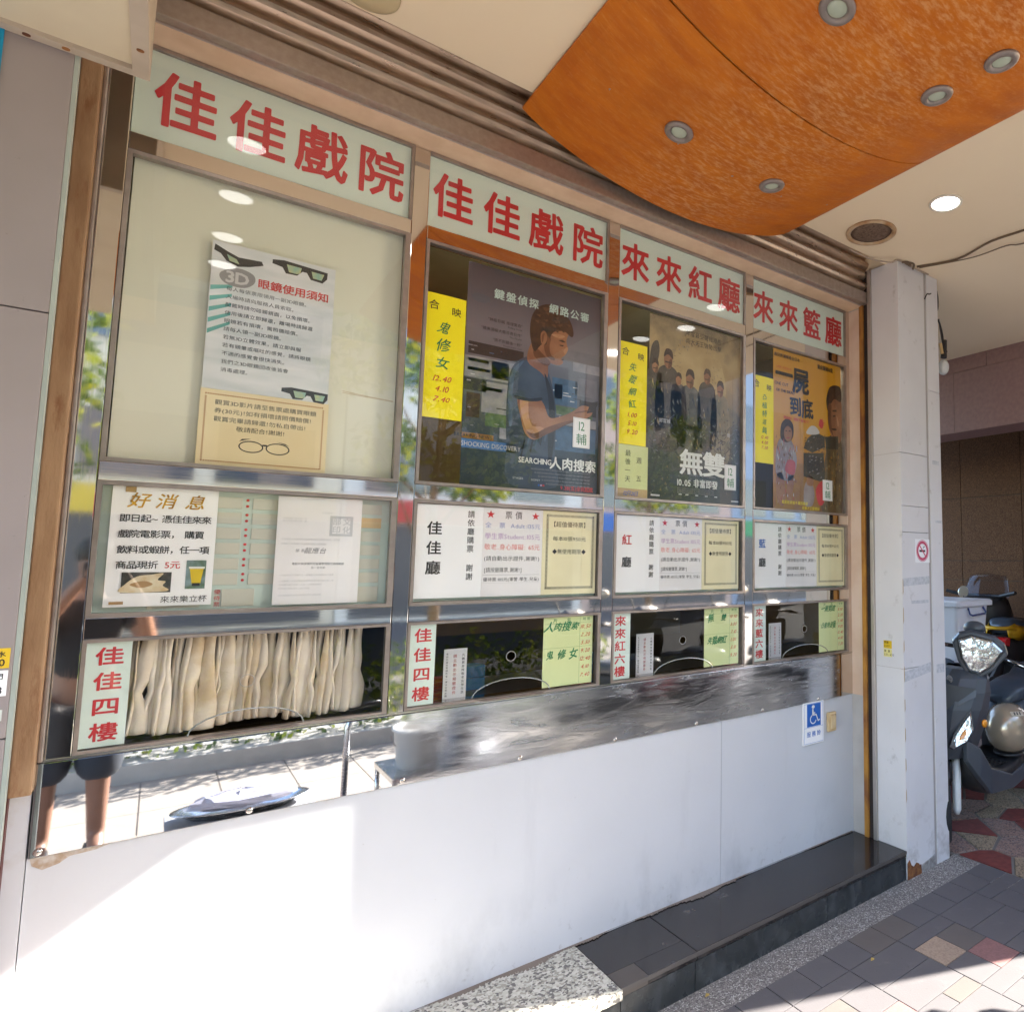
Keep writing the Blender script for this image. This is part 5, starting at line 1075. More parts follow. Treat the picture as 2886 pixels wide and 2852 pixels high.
cable([(3.15, -.385, 3.455), (3.19, -.40, 3.462), (3.22, -.395, 3.45), (3.17, -.39, 3.458), (3.23, -.41, 3.46), (3.25, -.39, 3.44)], .006, "dusty cable tangle on the top corner of the pillar", CAB)
cable([(3.50, -.36, 3.462), (3.578, -.33, 3.45), (3.60, -.33, 3.40), (3.606, -.33, 3.35), (3.598, -.33, 3.30), (3.56, -.33, 3.26), (3.55, -.33, 3.24), (3.60, -.33, 3.235), (3.631, -.33, 3.198), (3.656, -.33, 3.12), (3.64, -.33, 3.02)], .006, "dark cable hanging down the far side of the pillar", CABD)
cable([(3.604, -.335, 3.24), (3.62, -.335, 3.17), (3.64, -.335, 3.10), (3.66, -.335, 3.06), (3.69, -.335, 3.045), (3.66, -.335, 3.09)], .004, "short looped cable end hanging beside the pillar", CABD)
cable([(3.39, -.375, 3.30), (3.40, -.385, 3.33), (3.42, -.39, 3.335), (3.44, -.388, 3.345)], .004, "cable stub sticking out of the groove in the pillar", CABD)
t = thing("lamp_socket", (3.64, -.33, 3.0), "black lamp socket with a white bulb holder hanging on cables beside the pillar", "lamp socket")
MB().tube([(3.668, -.335, 3.115), (3.652, -.335, 3.0)], [.014, .02], 12).build("socket", CABD, t); MB().tube([(3.615, -.335, 3.085), (3.635, -.335, 3.02)], .011, 10).build("tan_connector", mat("tan_connector_plastic", (.55, .36, .16), .5), t)
MB().ball((3.645, -.335, 2.935), .036, .036, .05, 16, 10).build("bulb_holder", mat("white_bulb_holder", (.6, .6, .6), .25), t, smooth=True)
# ------------------------------------------------------------------ beam + granite wall beyond
bm_ = thing("stone_beam", (5.2, 0, 2.82), "purple brown stone clad beam beyond the pillar", "beam")
MARB = mat("purple_brown_stone", (.27, .15, .14), .6, c2=(.23, .125, .118), scale=30)
MB().box(5.075, 5.39, -.5, 3, 2.825, 3.47).build("core", mat("beam_joint", (.06, .035, .035), .7), bm_)
ys = [-.5, .14, .8, 1.5, 2.2, 3]
for k in range(5): MB().box(5.066, 5.074, ys[k]+.0015, ys[k+1]-.0015, 3.342, 3.468).build("panel", MARB, bm_)
ys = [-.5, -.21, .452, 1.13, 1.8, 2.5, 3]
for k in range(6): MB().box(5.066, 5.074, ys[k]+.0015, ys[k+1]-.0015, 2.82, 3.339).build("panel", MARB, bm_)
MB().box(5.066, 5.39, -.5, 3, 2.815, 2.8195).build("soffit", MARB, bm_)
gw = thing("granite_wall", (6.7, 1, 0), "brown granite clad wall behind the parked scooters", "wall")
GRB = flecks(mat("brown_granite_cladding", (.2, .12, .07), .8, spec=.15), [(0, (.05, .024, .015)), (.35, (.105, .05, .026)), (.7, (.13, .065, .033)), (.9, (.155, .085, .047))], 240)
MB().box(6.61, 6.9, -.5, 3, 0, 3.468).build("core", mat("granite_joint", (.03, .02, .015), .7), gw)
zs = [0, .30, 1.02, 1.515, 1.725, 2.41, 3.08, 3.46]; ysg = [-.06+.69*k for k in range(0, 4)]
for k in range(3):
    for j in range(7): MB().box(6.60, 6.609, ysg[k]+.003, ysg[k+1]-.003, zs[j]+.003, zs[j+1]-.003, .001).build("granite_panel", GRB, gw)
ep = thing("added_sun_pier", (5.8, -1.2, 0), "broad stone clad pier added out of view to block the sun", "pier")
MB().box(5.07, 7.2, -2.11, -.62, 0, 6).build("cladding", MARB, ep)  # pier added out of view to throw shade on the wall and floor
# ------------------------------------------------------------------ scooters
SB = mat("dark_grey_scooter_plastic", (.065, .075, .09), .38, c2=(.052, .06, .075), scale=4, coat=.12)
SBK = mat("black_scooter_plastic", (.018, .018, .02), .4); TYRE = mat("tyre_rubber", (.02, .02, .022), .8, bump=.4, bscale=90); CHR = mat("chrome", (.8, .8, .8), .12, 1); SILV = mat("silver_fork_paint", (.74, .76, .75), .4, .15)
SEATM = mat("blue_black_seat_vinyl", (.045, .06, .085), .3, bump=.2, bscale=200)
REFL = mat("chrome_reflector", (.72, .72, .70), .16, 1, c2=(.5, .5, .48), scale=30, bump=.6, bscale=30, bdist=.012); LENSG = glass("lamp_lens", (.95, .97, 1), .06)
AMB = mat("amber_lens", (.85, .30, .01), .25, coat=.6); REDL = mat("red_tail_lens", (.6, .012, .015), .2, coat=.8)
def wheel(parent, c, r, w, turn=0):
    M_ = Matrix.Translation(c) @ Matrix.Rotation(turn, 4, 'Z')
    wh = MB().lathe([(r*.62, -w*.32), (r*.65, -w*.36), (r*.60, 0), (r*.65, w*.36), (r*.62, w*.32)], (0, 0, 0), 'y', 28)
    for k in range(5):
        a = 2*math.pi*k/5; wh.tube([(0, 0, 0), (r*.62*math.cos(a), 0, r*.62*math.sin(a))], .012, 6)
    wh.v = [M_ @ v for v in wh.v]; h = wh.build("wheel_rim", SBK, parent)
    t = MB(); n = 36; rings = []
    for k in range(n+1):
        a = 2*math.pi*k/n; ring = []
        for q in range(10):
            b = 2*math.pi*q/10; rr = r-w*.5+w*.5*math.cos(b); ring.append(M_ @ Vector((rr*math.cos(a), w*.5*math.sin(b), rr*math.sin(a))))
        rings.append(ring)
    t.loft(rings, caps=False).build("tyre", TYRE, h, smooth=True)
    MB().lathe([(r*.35, -w*.3), (r*.35, -w*.33), (r*.2, -w*.34)], (0, 0, 0), 'y', 20)
    return h
def ring_x(x, hw, z0, z1, c=0, n=16, p=.55):
    """rounded box section across a scooter at x"""
    out = []
    for k in range(n):
        a = 2*math.pi*(k+.5)/n; ca, sa = math.cos(a), math.sin(a)
        out.append((x, c+hw*math.copysign(abs(ca)**p, ca), (z0+z1)/2+(z1-z0)/2*math.copysign(abs(sa)**p, sa)))
    return out
def make_scooter(full, lab, ang, loc, body=None, box_=False, tail=False):
    B_ = body or SB
    t = thing("scooter", loc, lab, "scooter", "scooters parked beyond the pillar")
    t.rotation_euler = (0, 0, ang); ORG[t.name] = Vector((0, 0, 0))
    st = R(32) if full else 0          # steering turned
    def local(): return None
    wheel(t, Vector((0, 0, .235)), .235, .105, st)
    wheel(t, Vector((1.36, 0, .235)), .235, .115)
    Ms = Matrix.Translation((0, 0, .235)) @ Matrix.Rotation(st, 4, 'Z')
    fk = MB()
    for s in (-1, 1): fk.tube([Ms @ Vector((-.035, s*.082, -.045)), Ms @ Vector((-.02, s*.082, -.02)), Ms @ Vector((.055, s*.082, .17)), Ms @ Vector((.10, s*.078, .30))], [.012, .026, .029, .024], 12)
    fk.build("fork", SILV, t, smooth=True)
    # front fender
    fn = MB(); rings = []
    for k in range(11):
        a = R(48+k*8.5); rr = .265; w_ = .06 if 0 < k < 10 else .045
        rings.append([Ms @ Vector((rr*math.cos(a)*-1 if False else -rr*math.cos(a), y_, rr*math.sin(a)-h_)) for (y_, h_) in ((-w_, .035), (-w_*.7, .005), (0, -.004), (w_*.7, .005), (w_, .035))]+[Ms @ Vector((-(rr-.012)*math.cos(a), 0, (rr-.012)*math.sin(a)))])
    fn.loft(rings).build("front_fender", SBK, t, smooth=True)
    # leg shield / nose
    sh_ = MB(); rings = []
    for (z_, nx_, hw, bx) in ((.50, -.02, .085, .26), (.58, -.02, .12, .27), (.68, -.03, .155, .28), (.80, -.01, .185, .29), (.90, .03, .195, .30), (.98, .08, .185, .30), (1.03, .14, .14, .29)):
        rings.append([(nx_, -.0, z_), (nx_+.02, -hw*.42, z_), (nx_+.09, -hw*.85, z_), (nx_+.16, -hw, z_+.0), (bx-.03, -hw*.97, z_), (bx, -hw*.7, z_), (bx, hw*.7, z_), (bx-.03, hw*.97, z_), (nx_+.16, hw, z_), (nx_+.09, hw*.85, z_), (nx_+.02, hw*.42, z_)])
    s_o = sh_.loft(rings).build("leg_shield", B_, t, smooth=False, bevel=.008)
    # crease panels on the shield
    for s in (-1, 1):
        MB().add([(.0, s*.03, .955), (.115, s*.180, .93), (.10, s*.182, .885), (.005, s*.06, .80), (-.004, s*.04, .80)], [(0, 1, 2, 3, 4)]).build("shield_crease", mat("slightly_glossy_scooter_panel", (.05, .058, .07), .28, coat=.2), t)
    # lower side fairing + floor
    fl = MB(); fl.loft([ring_x(.16, .12, .33, .60), ring_x(.24, .155, .27, .56), ring_x(.33, .165, .24, .44), ring_x(.45, .165, .24, .40), ring_x(.60, .165, .25, .40), ring_x(.74, .16, .27, .46)])
    fl.build("floorboard", SBK if full else B_, t, smooth=True)
    for s in (-1, 1):
        MB().prism_xz([(0, 0)], 0, 0) if False else None
        MB().loft([[(.07, s*.10, .50), (.07, s*.135, .50), (.07, s*.135, .62), (.07, s*.10, .62)], [(.17, s*.12, .38), (.17, s*.165, .38), (.17, s*.17, .56), (.17, s*.13, .58)], [(.28, s*.14, .27), (.28, s*.175, .27), (.28, s*.178, .42), (.28, s*.15, .43)], [(.55, s*.14, .25), (.55, s*.175, .25), (.55, s*.175, .335), (.55, s*.15, .34)], [(.82, s*.14, .30), (.82, s*.175, .30), (.82, s*.175, .385), (.82, s*.15, .39)]]).build("side_fairing", B_, t, bevel=.006)
    ft = MB()
    for k in range(5): ft.box(.36+k*.045, .385+k*.045, -.13, .13, .403, .409, .002)
    ft.build("floor_grips", SBK, t)
    # rear body, seat
    MB().loft([ring_x(.70, .13, .36, .70), ring_x(.78, .15, .36, .76), ring_x(.95, .165, .40, .80), ring_x(1.2, .165, .45, .82), ring_x(1.45, .13, .55, .84), ring_x(1.62, .07, .68, .84)]).build("rear_body", B_, t, smooth=True)
    MB().loft([ring_x(.70, .08, .74, .80), ring_x(.76, .13, .75, .86), ring_x(.95, .15, .77, .885), ring_x(1.15, .155, .79, .90), ring_x(1.25, .16, .81, .96), ring_x(1.5, .13, .83, .96), ring_x(1.58, .08, .86, .92)]).build("seat", SEATM, t, smooth=True)
    MB().tube([(1.42, -.13, .86), (1.60, -.13, .90), (1.72, -.08, .90), (1.72, .08, .90), (1.60, .13, .90), (1.42, .13, .86)], .014, 8).build("grab_rail", mat("yellow_grab_rail", (.65, .36, .01), .4) if tail else SBK, t, smooth=True)
    MB().loft([[(1.60, y_, z_) for y_, z_ in ((-.11, .83), (-.10, .76), (.10, .76), (.11, .83))], [(1.665, y_, z_) for y_, z_ in ((-.09, .82), (-.08, .775), (.08, .775), (.09, .82))]]).build("tail_light", REDL, t, bevel=.006)
    MB().tube([(1.55, 0, .62), (1.72, 0, .50)], [.03, .06], 8).build("mudguard", SBK, t)
    MB().tube([(.85, -.10, .30), (.80, -.17, .14), (.83, -.19, .01)], .011, 8).build("kickstand", SBK, t)
    MB().tube([(1.0, .14, .30), (1.35, .17, .34), (1.62, .17, .40)], [.03, .045, .04], 10).build("exhaust", CHR, t, smooth=True)
    # handlebar cowl, turned with the steering, built in a frame looking forward (-x)
    Mh = (Matrix.Translation((.335, -.065, 1.125)) if full else Matrix.Translation((.27, 0, 1.12))) @ Matrix.Rotation(st, 4, 'Z') @ Matrix.Rotation(R(13) if full else 0, 4, 'X') @ Matrix.Scale(1.1 if full else 1, 4)
    def H(f_, r_, u_): return Mh @ Vector((-f_, -r_ if True else r_, u_))    # f forward, r to the viewer's right when facing it... mirrored for -x heading
    def outline(sc, du=0): return [(-.150*sc, .115*sc+du), (-.05*sc, .135*sc+du), (.08*sc, .105*sc+du), (.165*sc, .05*sc+du), (.175*sc, -.0*sc+du), (.10*sc, -.085*sc+du), (.035*sc, -.128*sc+du), (-.04*sc, -.130*sc+du), (-.12*sc, -.05*sc+du)]
    sym = lambda sc: [(-.16*sc, .045*sc), (-.13*sc, .10*sc), (-.06*sc, .13*sc), (.06*sc, .13*sc), (.13*sc, .10*sc), (.16*sc, .045*sc), (.105*sc, -.06*sc), (.04*sc, -.125*sc), (-.04*sc, -.125*sc), (-.105*sc, -.06*sc)]
    MB().loft([[H(.02, r_, u_) for r_, u_ in sym(.75)], [H(.09, r_, u_) for r_, u_ in sym(1.0)], [H(.135, r_, u_-.008) for r_, u_ in sym(.95)]]).build("handlebar_cowl", B_, t, bevel=.010)
    hl = [(-.125, .055), (-.06, .095), (.06, .095), (.125, .055), (.085, -.04), (.03, -.100), (-.03, -.100), (-.085, -.04)]
    hd = MB().loft([[H(.1355, r_*1.07, u_*1.07) for r_, u_ in hl], [H(.141, r_*1.03, u_*1.03) for r_, u_ in hl]]).build("headlight", SBK, t)
    MB().loft([[H(.1415, r_, u_) for r_, u_ in hl], [H(.150, r_*.9, u_*.9) for r_, u_ in hl], [H(.154, r_*.45, u_*.45) for r_, u_ in hl]]).build("reflector", REFL, hd)
    MB().loft([[H(.1418, r_*1.02, u_*1.02) for r_, u_ in hl], [H(.160, r_*.93, u_*.93) for r_, u_ in hl], [H(.166, r_*.5, u_*.5) for r_, u_ in hl]]).build("lens", LENSG, hd, smooth=True)
    if full: MB().ball((0, 0, 0), .05, .075, .045, 16, 10, M=Matrix.Translation(H(.02, -.045, .135))).build('mirror_pod', B_, t, smooth=True)
    hb = MB().tube([H(-.02, -.34, -.02), H(.0, -.14, .0), H(.0, .14, .0), H(-.02, .34, -.02)], .013, 8).build("handlebar", SBK, t)
    for s in (-1, 1):
        MB().tube([H(-.02, s*.22, -.01), H(-.03, s*.34, -.025)], .019, 10).build("grip", SBK, t, smooth=True)
        MB().tube([H(.02, s*.17, 0), H(.055, s*.26, -.01), H(.03, s*.36, -.02)], .006, 6).build("brake_lever", CHR, t, smooth=True)
        if full: continue
        MB().tube([H(-.02, s*.15, .05), H(-.02, s*.19, .17), H(-.03, s*.23, .24)], .006, 6).build("mirror_stem", SBK, t)
        mm_ = MB().ball((0, 0, 0), .02, .075, .045, 14, 8); mm_.v = [H(-.04, s*.245, .27)+(Mh.to_3x3() @ v) for v in mm_.v]; mm_.build("mirror", SBK if not box_ else mat("pale_mirror_face", (.6, .6, .55), .15, .6), t, smooth=True)
    for s in (-1, 1):
        k_ = 1.0
        q0 = [(.085, s*.150, .815), (.070, s*.176, .70), (.03, s*.150, .625), (-.02, s*.085, .575), (-.025, s*.055, .585), (.0, s*.075, .66)]
        ts = MB().loft([q0, [(x_-.006, y_+s*.010, z_) for x_, y_, z_ in q0]]).build("turn_signal", SBK, t)
        c_ = Vector((sum(p[0] for p in q0)/6, sum(p[1] for p in q0)/6, sum(p[2] for p in q0)/6))
        q1 = [tuple(c_+(Vector(p)-c_)*.92+Vector((-.008, s*.013, 0))) for p in q0]; q2 = [tuple(c_+(Vector(p)-c_)*.75+Vector((-.016, s*.022, 0))) for p in q0]
        MB().loft([q1, q2]).build("reflector", REFL, ts)
        if full:
            q3 = [tuple(c_+(Vector(p)-c_)*.30+Vector((-.014, s*.024, .0))) for p in q0]; q4 = [tuple(c_+(Vector(p)-c_)*.2+Vector((-.02, s*.03, .0))) for p in q0]
            MB().loft([q3, q4]).build("amber_bulb", AMB, ts)
            MB().lathe([(.001, 0), (.022, .003), (.026, .012), (.022, .02)], (.17, s*.198-.01, .72), 'y', 14, 1, 1).build("side_marker", AMB, t, smooth=True)
    return t
scA = make_scooter(True, "dark grey scooter facing the pillar with clear headlight, nearest the camera", 0, (3.69, -.235, 0))
# emblem on the nose
em = MB().lathe([(.024, 0), (.024, -.003), (.019, -.004), (.018, -.002)], (0, 0, 0), 'x', 24); em.v = [v+Vector((.075, -.02, .975)) for v in em.v]; e_ = em.build("emblem", CHR, scA)
for (a, b) in (((-.008, -.012), (.010, -.004)), ((-.010, .0), (.008, .008))):
    MB().tube([(.071, -.02+a[0], .975+a[1]), (.071, -.02+b[0], .975+b[1])], .0025, 6).build("emblem_stroke", CHR, e_)
hm = thing("helmet", (4.43, -.29, .41), "beige gold open face helmet standing on the scooter floorboard", "helmet")
HM = mat("metallic_beige_helmet", (.42, .34, .25), .22, .35, coat=.8, c2=(.38, .3, .22), scale=3)
mb = MB(); rings = []
for i in range(15):
    t_ = math.pi*(i/14)*.80; rr = math.sin(t_)**.9 if i else .02
    rings.append([(4.40+.170*rr*math.cos(2*math.pi*j/28), -.30+.150*rr*math.sin(2*math.pi*j/28), .585+.168*math.cos(t_)) for j in range(28)])
mb.loft(rings).build("shell", HM, hm, smooth=True)
MB().lathe([(.095, 0), (.098, .012), (.09, .02)], (4.40, -.30, .418), 'z', 28, 1.14, 1).build("rubber_rim", SBK, hm, smooth=True)
mb = MB().box(-.045, .045, -.006, .006, -.018, .018, .005); M_ = Matrix.Translation((4.34, -.395, .70)) @ Matrix.Rotation(R(-30), 4, 'Z') @ Matrix.Rotation(R(-42), 4, 'X'); mb.v = [M_ @ v for v in mb.v]; mb.build("vent", mat("beige_vent", (.5, .42, .32), .35), hm)
for k in range(3):
    mb = MB().box(-.003, .003, -.004, .004, -.010, .010); mb.v = [M_ @ (v+Vector((-.02+k*.02, -.006, 0))) for v in mb.v]; mb.build("vent_slit", SBK, hm)
scB = make_scooter(False, "grey scooter mostly hidden behind the pillar, under the white storage box", 0, (3.42, .42, 0), body=SBK, box_=True)
sb = thing("storage_box", (4.9, .42, 1.0), "white plastic storage box with blue handle strapped on a scooter", "storage box")
WP = mat("translucent_white_plastic", (.86, .88, .96), .3, c2=(.82, .84, .92), scale=4)
def rr4(x0, x1, y0, y1, z, r=.03):
    out = []
    for cx, cy_, a0 in ((x1-r, y0+r, -90), (x1-r, y1-r, 0), (x0+r, y1-r, 90), (x0+r, y0+r, 180)):
        for k in range(4): a = R(a0+30*k); out.append((cx+r*math.cos(a), cy_+r*math.sin(a), z))
    return out
MB().loft([rr4(4.68, 5.07, .235, .70, .93), rr4(4.655, 5.115, .215, .72, 1.345), rr4(4.655, 5.115, .215, .72, 1.36)]).build("tub", WP, sb)
MB().loft([rr4(4.635, 5.165, .19, .745, 1.358, .035), rr4(4.635, 5.165, .19, .745, 1.395, .035), rr4(4.65, 5.15, .205, .73, 1.408, .03)]).build("lid", WP, sb, smooth=False, bevel=.004)
HB = mat("blue_handle_plastic", (.03, .06, .25), .35)
MB().tube([(4.80, .21, 1.345), (4.795, .195, 1.30), (4.82, .185, 1.288), (5.01, .185, 1.297), (5.035, .195, 1.31), (5.02, .21, 1.35)], .007, 8).build("handle", HB, sb, smooth=True)
MB().box(4.66, 4.72, .182, .215, 1.38, 1.44, .006).build("latch", HB, sb) if False else None
rm = thing("round_mirror", (4.97, .55, 1.44), "pale round scooter mirror showing above the white storage box", "mirror")
mb = MB().lathe([(.044, -.006), (.046, 0), (.044, .006)], (0, 0, 0), 'y', 24, 1.0, 1.15); M_ = Matrix.Translation((5.22, .50, 1.453)) @ Matrix.Rotation(R(-35), 4, 'Z') @ Matrix.Rotation(R(20), 4, 'Y'); mb.v = [M_ @ v for v in mb.v]; mb.build("mirror_glass", mat("dull_mirror", (.7, .68, .6), .18, .7), rm)
MB().tube([(5.22, .50, 1.42), (5.2, .52, 1.2), (5.15, .6, .9)], .008, 6).build("stem", SBK, rm)
scC = make_scooter(False, "black maxi scooter with yellow grab rail and red tail light, behind the helmet", R(188), (7.35, .70, .04), body=SBK, tail=True)
scC.scale = (1, 1, 1.2)
for s in (-1, 1): MB().loft([[(1.30, s*.168, .80), (1.30, s*.172, .86), (1.30, s*.15, .90)], [(1.5, s*.15, .80), (1.5, s*.155, .88), (1.5, s*.12, .93)], [(1.63, s*.10, .83), (1.63, s*.105, .87), (1.63, s*.08, .90)]]).build('yellow_side_panel', MT['yellow_grab_rail'], scC, smooth=True, world_coords=False)
# windscreen and instrument cowl of the scooter beyond
wsn = thing("scooter", (6.0, .75, 0), "black scooter with tall clear windscreen at the right edge, beyond the yellow one", "scooter", "scooters parked beyond the pillar")
mb = MB(); rings = []
for k in range(9):
    t_ = k/8; hw = .255*(1-.28*t_**2.2); z_ = 1.30+.30*t_; x_ = 6.02+.12*t_
    rings.append([(x_+.06*(abs(u)**2), .80-u*hw*1.0+.0, z_-(.03*u*u if k == 8 else 0)) for u in (-1, -.75, -.4, 0, .4, .75, 1)]+[(x_+.06*(abs(u)**2)+.004, .80-u*hw, z_-(.03*u*u if k == 8 else 0)) for u in (1, .75, .4, 0, -.4, -.75, -1)])
mb.loft(rings).build("windscreen", SCR, wsn, smooth=True)
MB().loft([ring_x(5.90, .10, 1.12, 1.30, .80), ring_x(6.0, .24, 1.06, 1.36, .80), ring_x(6.12, .27, 1.0, 1.40, .80), ring_x(6.3, .2, .95, 1.30, .80)]).build("front_cowl", SBK, wsn, smooth=True)
MB().ball((5.965, .72, 1.31), .03, .07, .022, 14, 8).build("blue_pilot_lamp", mat("blue_black_lens", (.05, .12, .2), .12, coat=1), wsn, smooth=True)
MB().tube([(6.05, .45, 1.42), (6.08, .62, 1.38), (6.08, 1.0, 1.38), (6.05, 1.18, 1.42)], .018, 8).build("handlebar", SBK, wsn)
MB().loft([ring_x(6.1, .17, .5, 1.2, .80), ring_x(6.3, .22, .35, 1.0, .80), ring_x(6.8, .2, .3, .5, .80) if False else ring_x(6.55, .2, .3, .8, .80)]).build("leg_shield", SBK, wsn, smooth=True)
wheel(wsn, Vector((6.15, .80, .24)), .24, .11)
# ------------------------------------------------------------------ street side, seen only in steel and glass
LEAF = mat("hedge_leaf", (.10, .17, .02), .5, c2=(.05, .10, .012), scale=20); LEAFY = mat("yellow_green_leaf", (.55, .55, .04), .5, c2=(.3, .4, .03), scale=20); BARK = mat("tree_bark", (.16, .11, .07), .9)
def leaves(mb, c, rx, ry, rz, n, s):
    for _ in range(n):
        while True:
            p = Vector((random.uniform(-1, 1), random.uniform(-1, 1), random.uniform(-1, 1)))
            if .25 < p.length < 1: break
        q = Vector((c[0]+p.x*rx, c[1]+p.y*ry, c[2]+p.z*rz)); a = Vector((random.gauss(0, 1), random.gauss(0, 1), random.gauss(0, 1))).normalized(); b = a.orthogonal().normalized()
        mb.cur = 0 if random.random() < .6 else 1
        mb.add([q-a*s, q+b*s*.5, q+a*s, q-b*s*.5], [(0, 1, 2, 3)])
random.seed(31)
hd_ = thing("hedge", (-1, -4.9, 0), "clipped green hedge along the kerb across the pavement", "hedge")
mb = MB()
for k in range(16): leaves(mb, (-5.2+k*.60, -4.75, .46), .42, .32, .44+.10*random.random(), 420, .040)
o = mb.build("leaves", [LEAF, LEAFY], hd_); o["kind"] = "stuff"
mb = MB().box(-5.5, 4.2, -5.05, -4.45, 0, .14).build("planter_kerb", mat("planter_concrete", (.4, .38, .35), .8), hd_)
for (x_, y_, h_, lab) in ((-1.5, -5.6, 3.0, "slender street tree left of the photographer"), (2.6, -6.4, 3.4, "street tree across the pavement on the right"), (-4.5, -7.5, 3.6, "street tree far on the left"), (7.5, -9, 4, "street tree far on the right")):
    t = thing("street_tree", (x_, y_, 0), lab, "tree", "street trees")
    mb = MB().tube([(x_, y_, 0), (x_+.05, y_, h_*.4), (x_-.05, y_+.05, h_*.75), (x_+.1, y_, h_*1.1)], [.08, .065, .045, .02], 8)
    for k in range(9):
        a = k*2.4; z_ = h_*(.4+.07*k); mb.tube([(x_, y_, z_), (x_+.5*math.cos(a), y_+.5*math.sin(a), z_+.5), (x_+.8*math.cos(a), y_+.8*math.sin(a), z_+.95)], [.03, .018, .006], 5)
    mb.build("trunk", BARK, t, smooth=True)
    mb = MB()
    for k in range(14): leaves(mb, (x_+random.uniform(-.9, .9), y_+random.uniform(-.9, .9), h_*random.uniform(.75, 1.35)), .5, .5, .4, 150, .07)
    o = mb.build("crown", [LEAF, LEAFY], t)
rd = MB().box(-60, 60, -17.6, -6.2, -.011, -.003).build("road", mat("road_asphalt", (.055, .055, .06), .85, bump=.4)); tag(rd, "asphalt road across the pavement", kind="structure")
BW = [("white_tile_wall", (.62, .6, .56)), ("pink_tile_wall", (.5, .36, .3)), ("blue_grey_wall", (.26, .32, .42)), ("cream_wall", (.6, .53, .42))]
WDK = mat("dark_window_glass", (.04, .055, .08), .08, coat=1)
x = -22
random.seed(8)
for k in range(7):
    w_ = random.uniform(5.5, 8); h_ = random.uniform(10, 17); nm, c_ = BW[k % 4]
    t = thing("shop_house", (x+w_/2, -18, 0), ["white", "pink", "blue grey", "cream"][k % 4]+" tiled shop house across the street, number %s from the left" % ["one", "two", "three", "four", "five", "six", "seven"][k], "building", "shop houses across the street")
    MB().box(x, x+w_-.05, -28, -18, 0, h_).build("wall", mat(nm, c_, .7), t)
    wnn = MB()
    for fz in range(int(h_//3.2)):
        z_ = 3.6+fz*3.1
        if z_+1.6 > h_: break
        for j in range(3): wnn = MB().box(x+.5+j*(w_-.8)/3, x+.5+j*(w_-.8)/3+(w_-2)/3, -18.02, -17.95, z_, z_+1.5); wnn.build("window", WDK, t)
    MB().box(x+.3, x+w_-.35, -18.05, -17.97, .1, 2.7).build("shopfront", mat("dark_shopfront", (.07, .07, .08), .3), t)
    MB().box(x+.1, x+w_-.15, -18.5, -17.9, 2.75, 3.4).build("sign_board", mat(["red_board", "blue_board", "green_board", "yellow_board"][k % 4], [(.45, .05, .04), (.03, .12, .4), (.04, .25, .1), (.6, .42, .05)][k % 4], .5), t)
    x += w_
def copy_tree(o, parent=None):
    c = o.copy(); col.objects.link(c); c.parent = parent
    for ch in o.children: copy_tree(ch, c)
    return c
for k, (x_, y_, w_) in enumerate(((2.9, -3.35, "first"), (3.75, -3.4, "second"), (4.6, -3.3, "third"), (5.5, -3.4, "fourth"), (6.4, -3.35, "fifth"))):
    c = copy_tree(scB); c.location = (x_, y_, 0); c.rotation_euler = (0, 0, R(-90+6*math.sin(k*2)+180)); c["label"] = "%s black scooter from the left in the row parked on the outer pavement" % w_; c["group"] = "scooters parked on the outer pavement"
# food cart by the pavement (mirrored in the steel apron)
STC = steel("cart_steel", (.6, .6, .6), .2, .2)
ct = thing("food_cart", (1.45, -2.35, 0), "steel food cart standing on the pavement to the right of the photographer", "cart")
MB().box(1.18, 1.95, -2.60, -2.12, .30, .34, .006).build("table_top", STC, ct)
for x_, y_ in ((1.20, -2.58), (1.93, -2.58), (1.20, -2.14), (1.93, -2.14)): MB().tube([(x_, y_, .0), (x_, y_, .30)], .015, 8).build("leg", STC, ct, smooth=True)
MB().tube([(.98, -2.45, .0), (.98, -2.45, .62), (1.02, -2.45, .74), (1.2, -2.45, .76)], .018, 10).build("handle_rail", STC, ct, smooth=True)
bk = thing("bucket", (1.38, -2.33, .34), "white plastic bucket on the steel food cart", "bucket")
MB().lathe([(.125, 0), (.15, .24), (.162, .242), (.162, .258), (.146, .259), (.142, .244), (.12, .012), (.001, .010)], (1.38, -2.33, .341), 'z', 28).build("shell", mat("white_bucket_plastic", (.7, .68, .64), .4), bk, smooth=True)
MB().tube([(1.38+.17*math.cos(a), -2.33+.03*abs(math.sin(a)), .56-.13*math.sin(a)) for a in [math.pi*k/10 for k in range(11)]], .003, 6).build("handle", CHAN, bk)
dr = thing("steel_pot", (1.70, -2.36, .34), "tall brushed steel pot on the food cart", "pot")
MB().lathe([(.15, 0), (.15, .36), (.155, .362), (.15, .37), (.03, .39), (.001, .39)], (1.72, -2.36, .341), 'z', 32).build("shell", STC, dr, smooth=True)
tr = thing("tray_stand", (.30, -1.02, 0), "low folding stand left of the food cart", "stand")
MB().box(.08, .58, -1.15, -.90, .63, .65, .004).build("stand_top", mat("grey_stand_top", (.4, .4, .42), .5), tr)
for x_ in (.12, .54): MB().tube([(x_, -1.14, .0), (x_, -.92, .63)], .010, 8).build("leg", STC, tr); MB().tube([(x_, -.92, .0), (x_, -1.14, .63)], .010, 8).build("leg", STC, tr)
ty = thing("oval_tray", (.33, -1.02, .65), "oval steel tray with a crumpled clear plastic bag on the stand", "tray")
MB().lathe([(.09, 0), (.115, .03), (.125, .032), (.125, .036), (.112, .034), (.088, .005), (.001, .004)], (.33, -1.02, .651), 'z', 36, 1.9, .95).build("dish", STC, ty, smooth=True)
mb = MB(); rings = []
